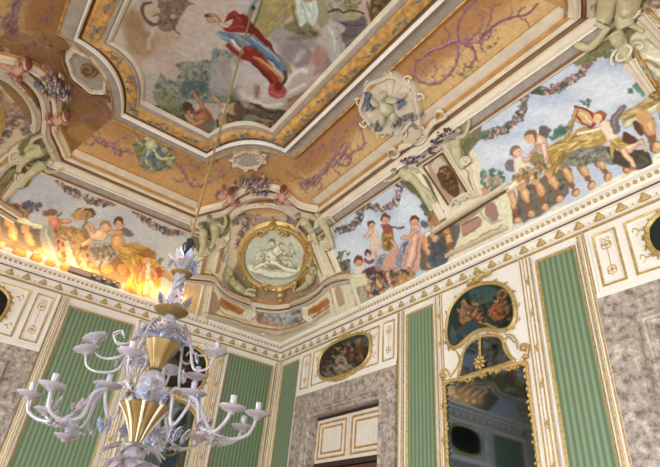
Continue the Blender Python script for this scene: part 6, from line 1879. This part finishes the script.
def node(az, fans):
    arm([cyl(.1, az - .25, 2.47), cyl(.13, az - .2, 2.57), cyl(.18, az - .12, 2.55), cyl(.2, az - .08, 2.4), cyl(.24, az - .04, 2.37), cyl(.3, az, 2.5), cyl(.31, az, 2.57)], .013, .1)
    arm([cyl(.1, az + .25, 2.47), cyl(.16, az + .22, 2.62), cyl(.24, az + .12, 2.6), cyl(.3, az + .05, 2.57), cyl(.34, az, 2.53)], .014, None)
    for da, rr, dz in fans:
        e = az + da; zt = 2.45 + dz
        a = arm([cyl(.3, az + da * .1, 2.58), cyl(.38, az + da * .3, 2.51), cyl(rr * .62, az + da * .6, 2.35), cyl(rr * .8, e * .8 + az * .2, 2.305), cyl(rr * .95, e, 2.35), cyl(rr, e, zt)], .0165, .09, r2=.011)
        q = cyl(rr * .72, e * .7 + az * .3, 2.31); mm = MB()
        for k in range(7):
            t = k * math.pi / 3.5; leaf3(mm, q, (math.cos(t), math.sin(t), .0), (0, 0, -1), .06, .02, .5)
        mm.build('glass_leaves', G_, a); q = cyl(rr * .8, e * .8 + az * .2, 2.29)
    flower(cyl(.345, az, 2.575), (math.cos(A0 + az), math.sin(A0 + az), .15), .06, BG)
    flower(cyl(.46, az + .1, 2.4), (math.cos(A0 + az), math.sin(A0 + az), -.4), .05, G_); flower(cyl(.25, az + .1, 2.32), (math.cos(A0 + az), math.sin(A0 + az), -.4), .06, BG); flower(cyl(.34, az - .15, 2.3), (math.cos(A0 + az), math.sin(A0 + az), -.6), .055, G_)
node(math.radians(0), ((-.42, .74, -.03), (0, .80, .015), (.42, .72, -.02)))
node(math.radians(183), ((-.5, .72, -.19), (-.2, .76, -.06), (.05, .81, .0), (.36, .63, .03)))
node(math.radians(92), ((-.4, .72, -.05), (0, .76, 0), (.4, .72, -.05)))
for azd, r_, z_, cdl, tl in ((182, .51, 2.92, False, .42), (190, .52, 2.80, False, .3), (4, .41, 2.895, True, 0), (95, .45, 2.86, False, .2), (250, .30, 2.74, True, 0), (60, .42, 2.8, True, 0), (130, .44, 2.88, True, 0)):
    eu = math.radians(azd); arm([cyl(.05, eu, 3.0), cyl(.12, eu, 3.08), cyl(.19, eu, 3.02), cyl(.25, eu, z_ - .07), cyl(r_ * .72, eu, z_ - .13), cyl(r_ * .92, eu, z_ - .1), cyl(r_, eu, z_)], .013, .09, candle=cdl, tilt=((-math.sin(A0 + eu), math.cos(A0 + eu), 0), tl), r2=.009)
    arm([cyl(.2, eu, 2.98), cyl(.25, eu + .1, 2.9), cyl(.33, eu + .1, 2.9), cyl(.36, eu + .1, 2.96), cyl(.31, eu + .1, 2.99), cyl(.29, eu + .1, 2.95)], .01, None, r2=.006)
    flower(cyl(.27, eu, z_ - .04), (math.cos(A0 + eu), math.sin(A0 + eu), .3), .045, G_)

for k, (azd, r_, z_) in enumerate(((186, .58, 2.33), (176, .5, 2.3), (195, .42, 2.42), (2, .52, 2.31), (14, .4, 2.4), (-14, .44, 2.36), (200, .55, 2.4), (90, .5, 2.3), (10, .2, 2.72), (190, .2, 2.74), (-60, .14, 2.62), (230, .16, 2.6))):
    a_ = math.radians(azd); flower(cyl(r_, a_, z_), (math.cos(A0 + a_), math.sin(A0 + a_), -.5 if k % 2 else .3), .05, (G_, BG, PG)[k % 3] if k < 8 else G_)
for k in range(6):
    a_ = k * math.pi / 3 + .2; mm = MB(); leaf3(mm, cyl(.06, a_, 2.12), (math.cos(A0 + a_), math.sin(A0 + a_), -.6), (0, 0, 1), .16, .05, .35); mm.build('glass_leaf', G_, ch)
    mm = MB(); leaf3(mm, cyl(.1, a_ + .3, 2.5), (math.cos(A0 + a_ + .3), math.sin(A0 + a_ + .3), 1.3), (0, 0, 1), .15, .04, -.25); mm.build('glass_leaf', G_, ch)
# ------------------------------------------------------------------ painted surfaces become objects
GAIN = 1.3
def fres(keys, names, label, cat='fresco', mt='fresco'):
    root = empty('sky_fresco' if 'C' in keys else 'cove_fresco', tuple(CV[keys[0]].P.mean(0)), label, cat)
    for k in keys: pt_.build(CV[k], GAIN, root, names, M[mt])
    return root
GAIN = 1.02
fres(['C'], 'painted_sky', 'large ceiling painting of deities in pink and grey clouds with trees and bathers', 'ceiling painting')
GAIN = 1.12
fres(['BR'], 'ochre_ground', 'long ochre vault strip with purple acanthus scrolls above the right wall')
fres(['BF'], 'ochre_ground', 'ochre vault strip in the extreme upper left corner of the view')
fres(['BL'], 'ochre_ground', 'short ochre vault strip with a putto group above the left wall')
fres(['BD'], 'ochre_ground', 'ochre vault corner with flowers above the gold framed medallion')
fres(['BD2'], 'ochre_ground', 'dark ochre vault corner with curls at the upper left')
fres(['BD3'], 'ochre_ground', 'small ochre vault corner beyond the upper right volutes')
GAIN = 1.25
fres(['R'], 'painted_sky', 'frescoed cove above the right wall with cherubs, wheat and balustrade under blue sky')
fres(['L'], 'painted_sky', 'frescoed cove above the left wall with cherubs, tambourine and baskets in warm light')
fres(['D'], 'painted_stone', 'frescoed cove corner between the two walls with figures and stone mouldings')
fres(['D2'], 'painted_stone', 'dark frescoed cove corner at the left with stucco nudes')
fres(['D3'], 'painted_stone', 'frescoed cove corner at the upper right with volutes')
for c_, t_ in PAINTS: pt_.build(c_, .95, t_, 'canvas', M['oil'])
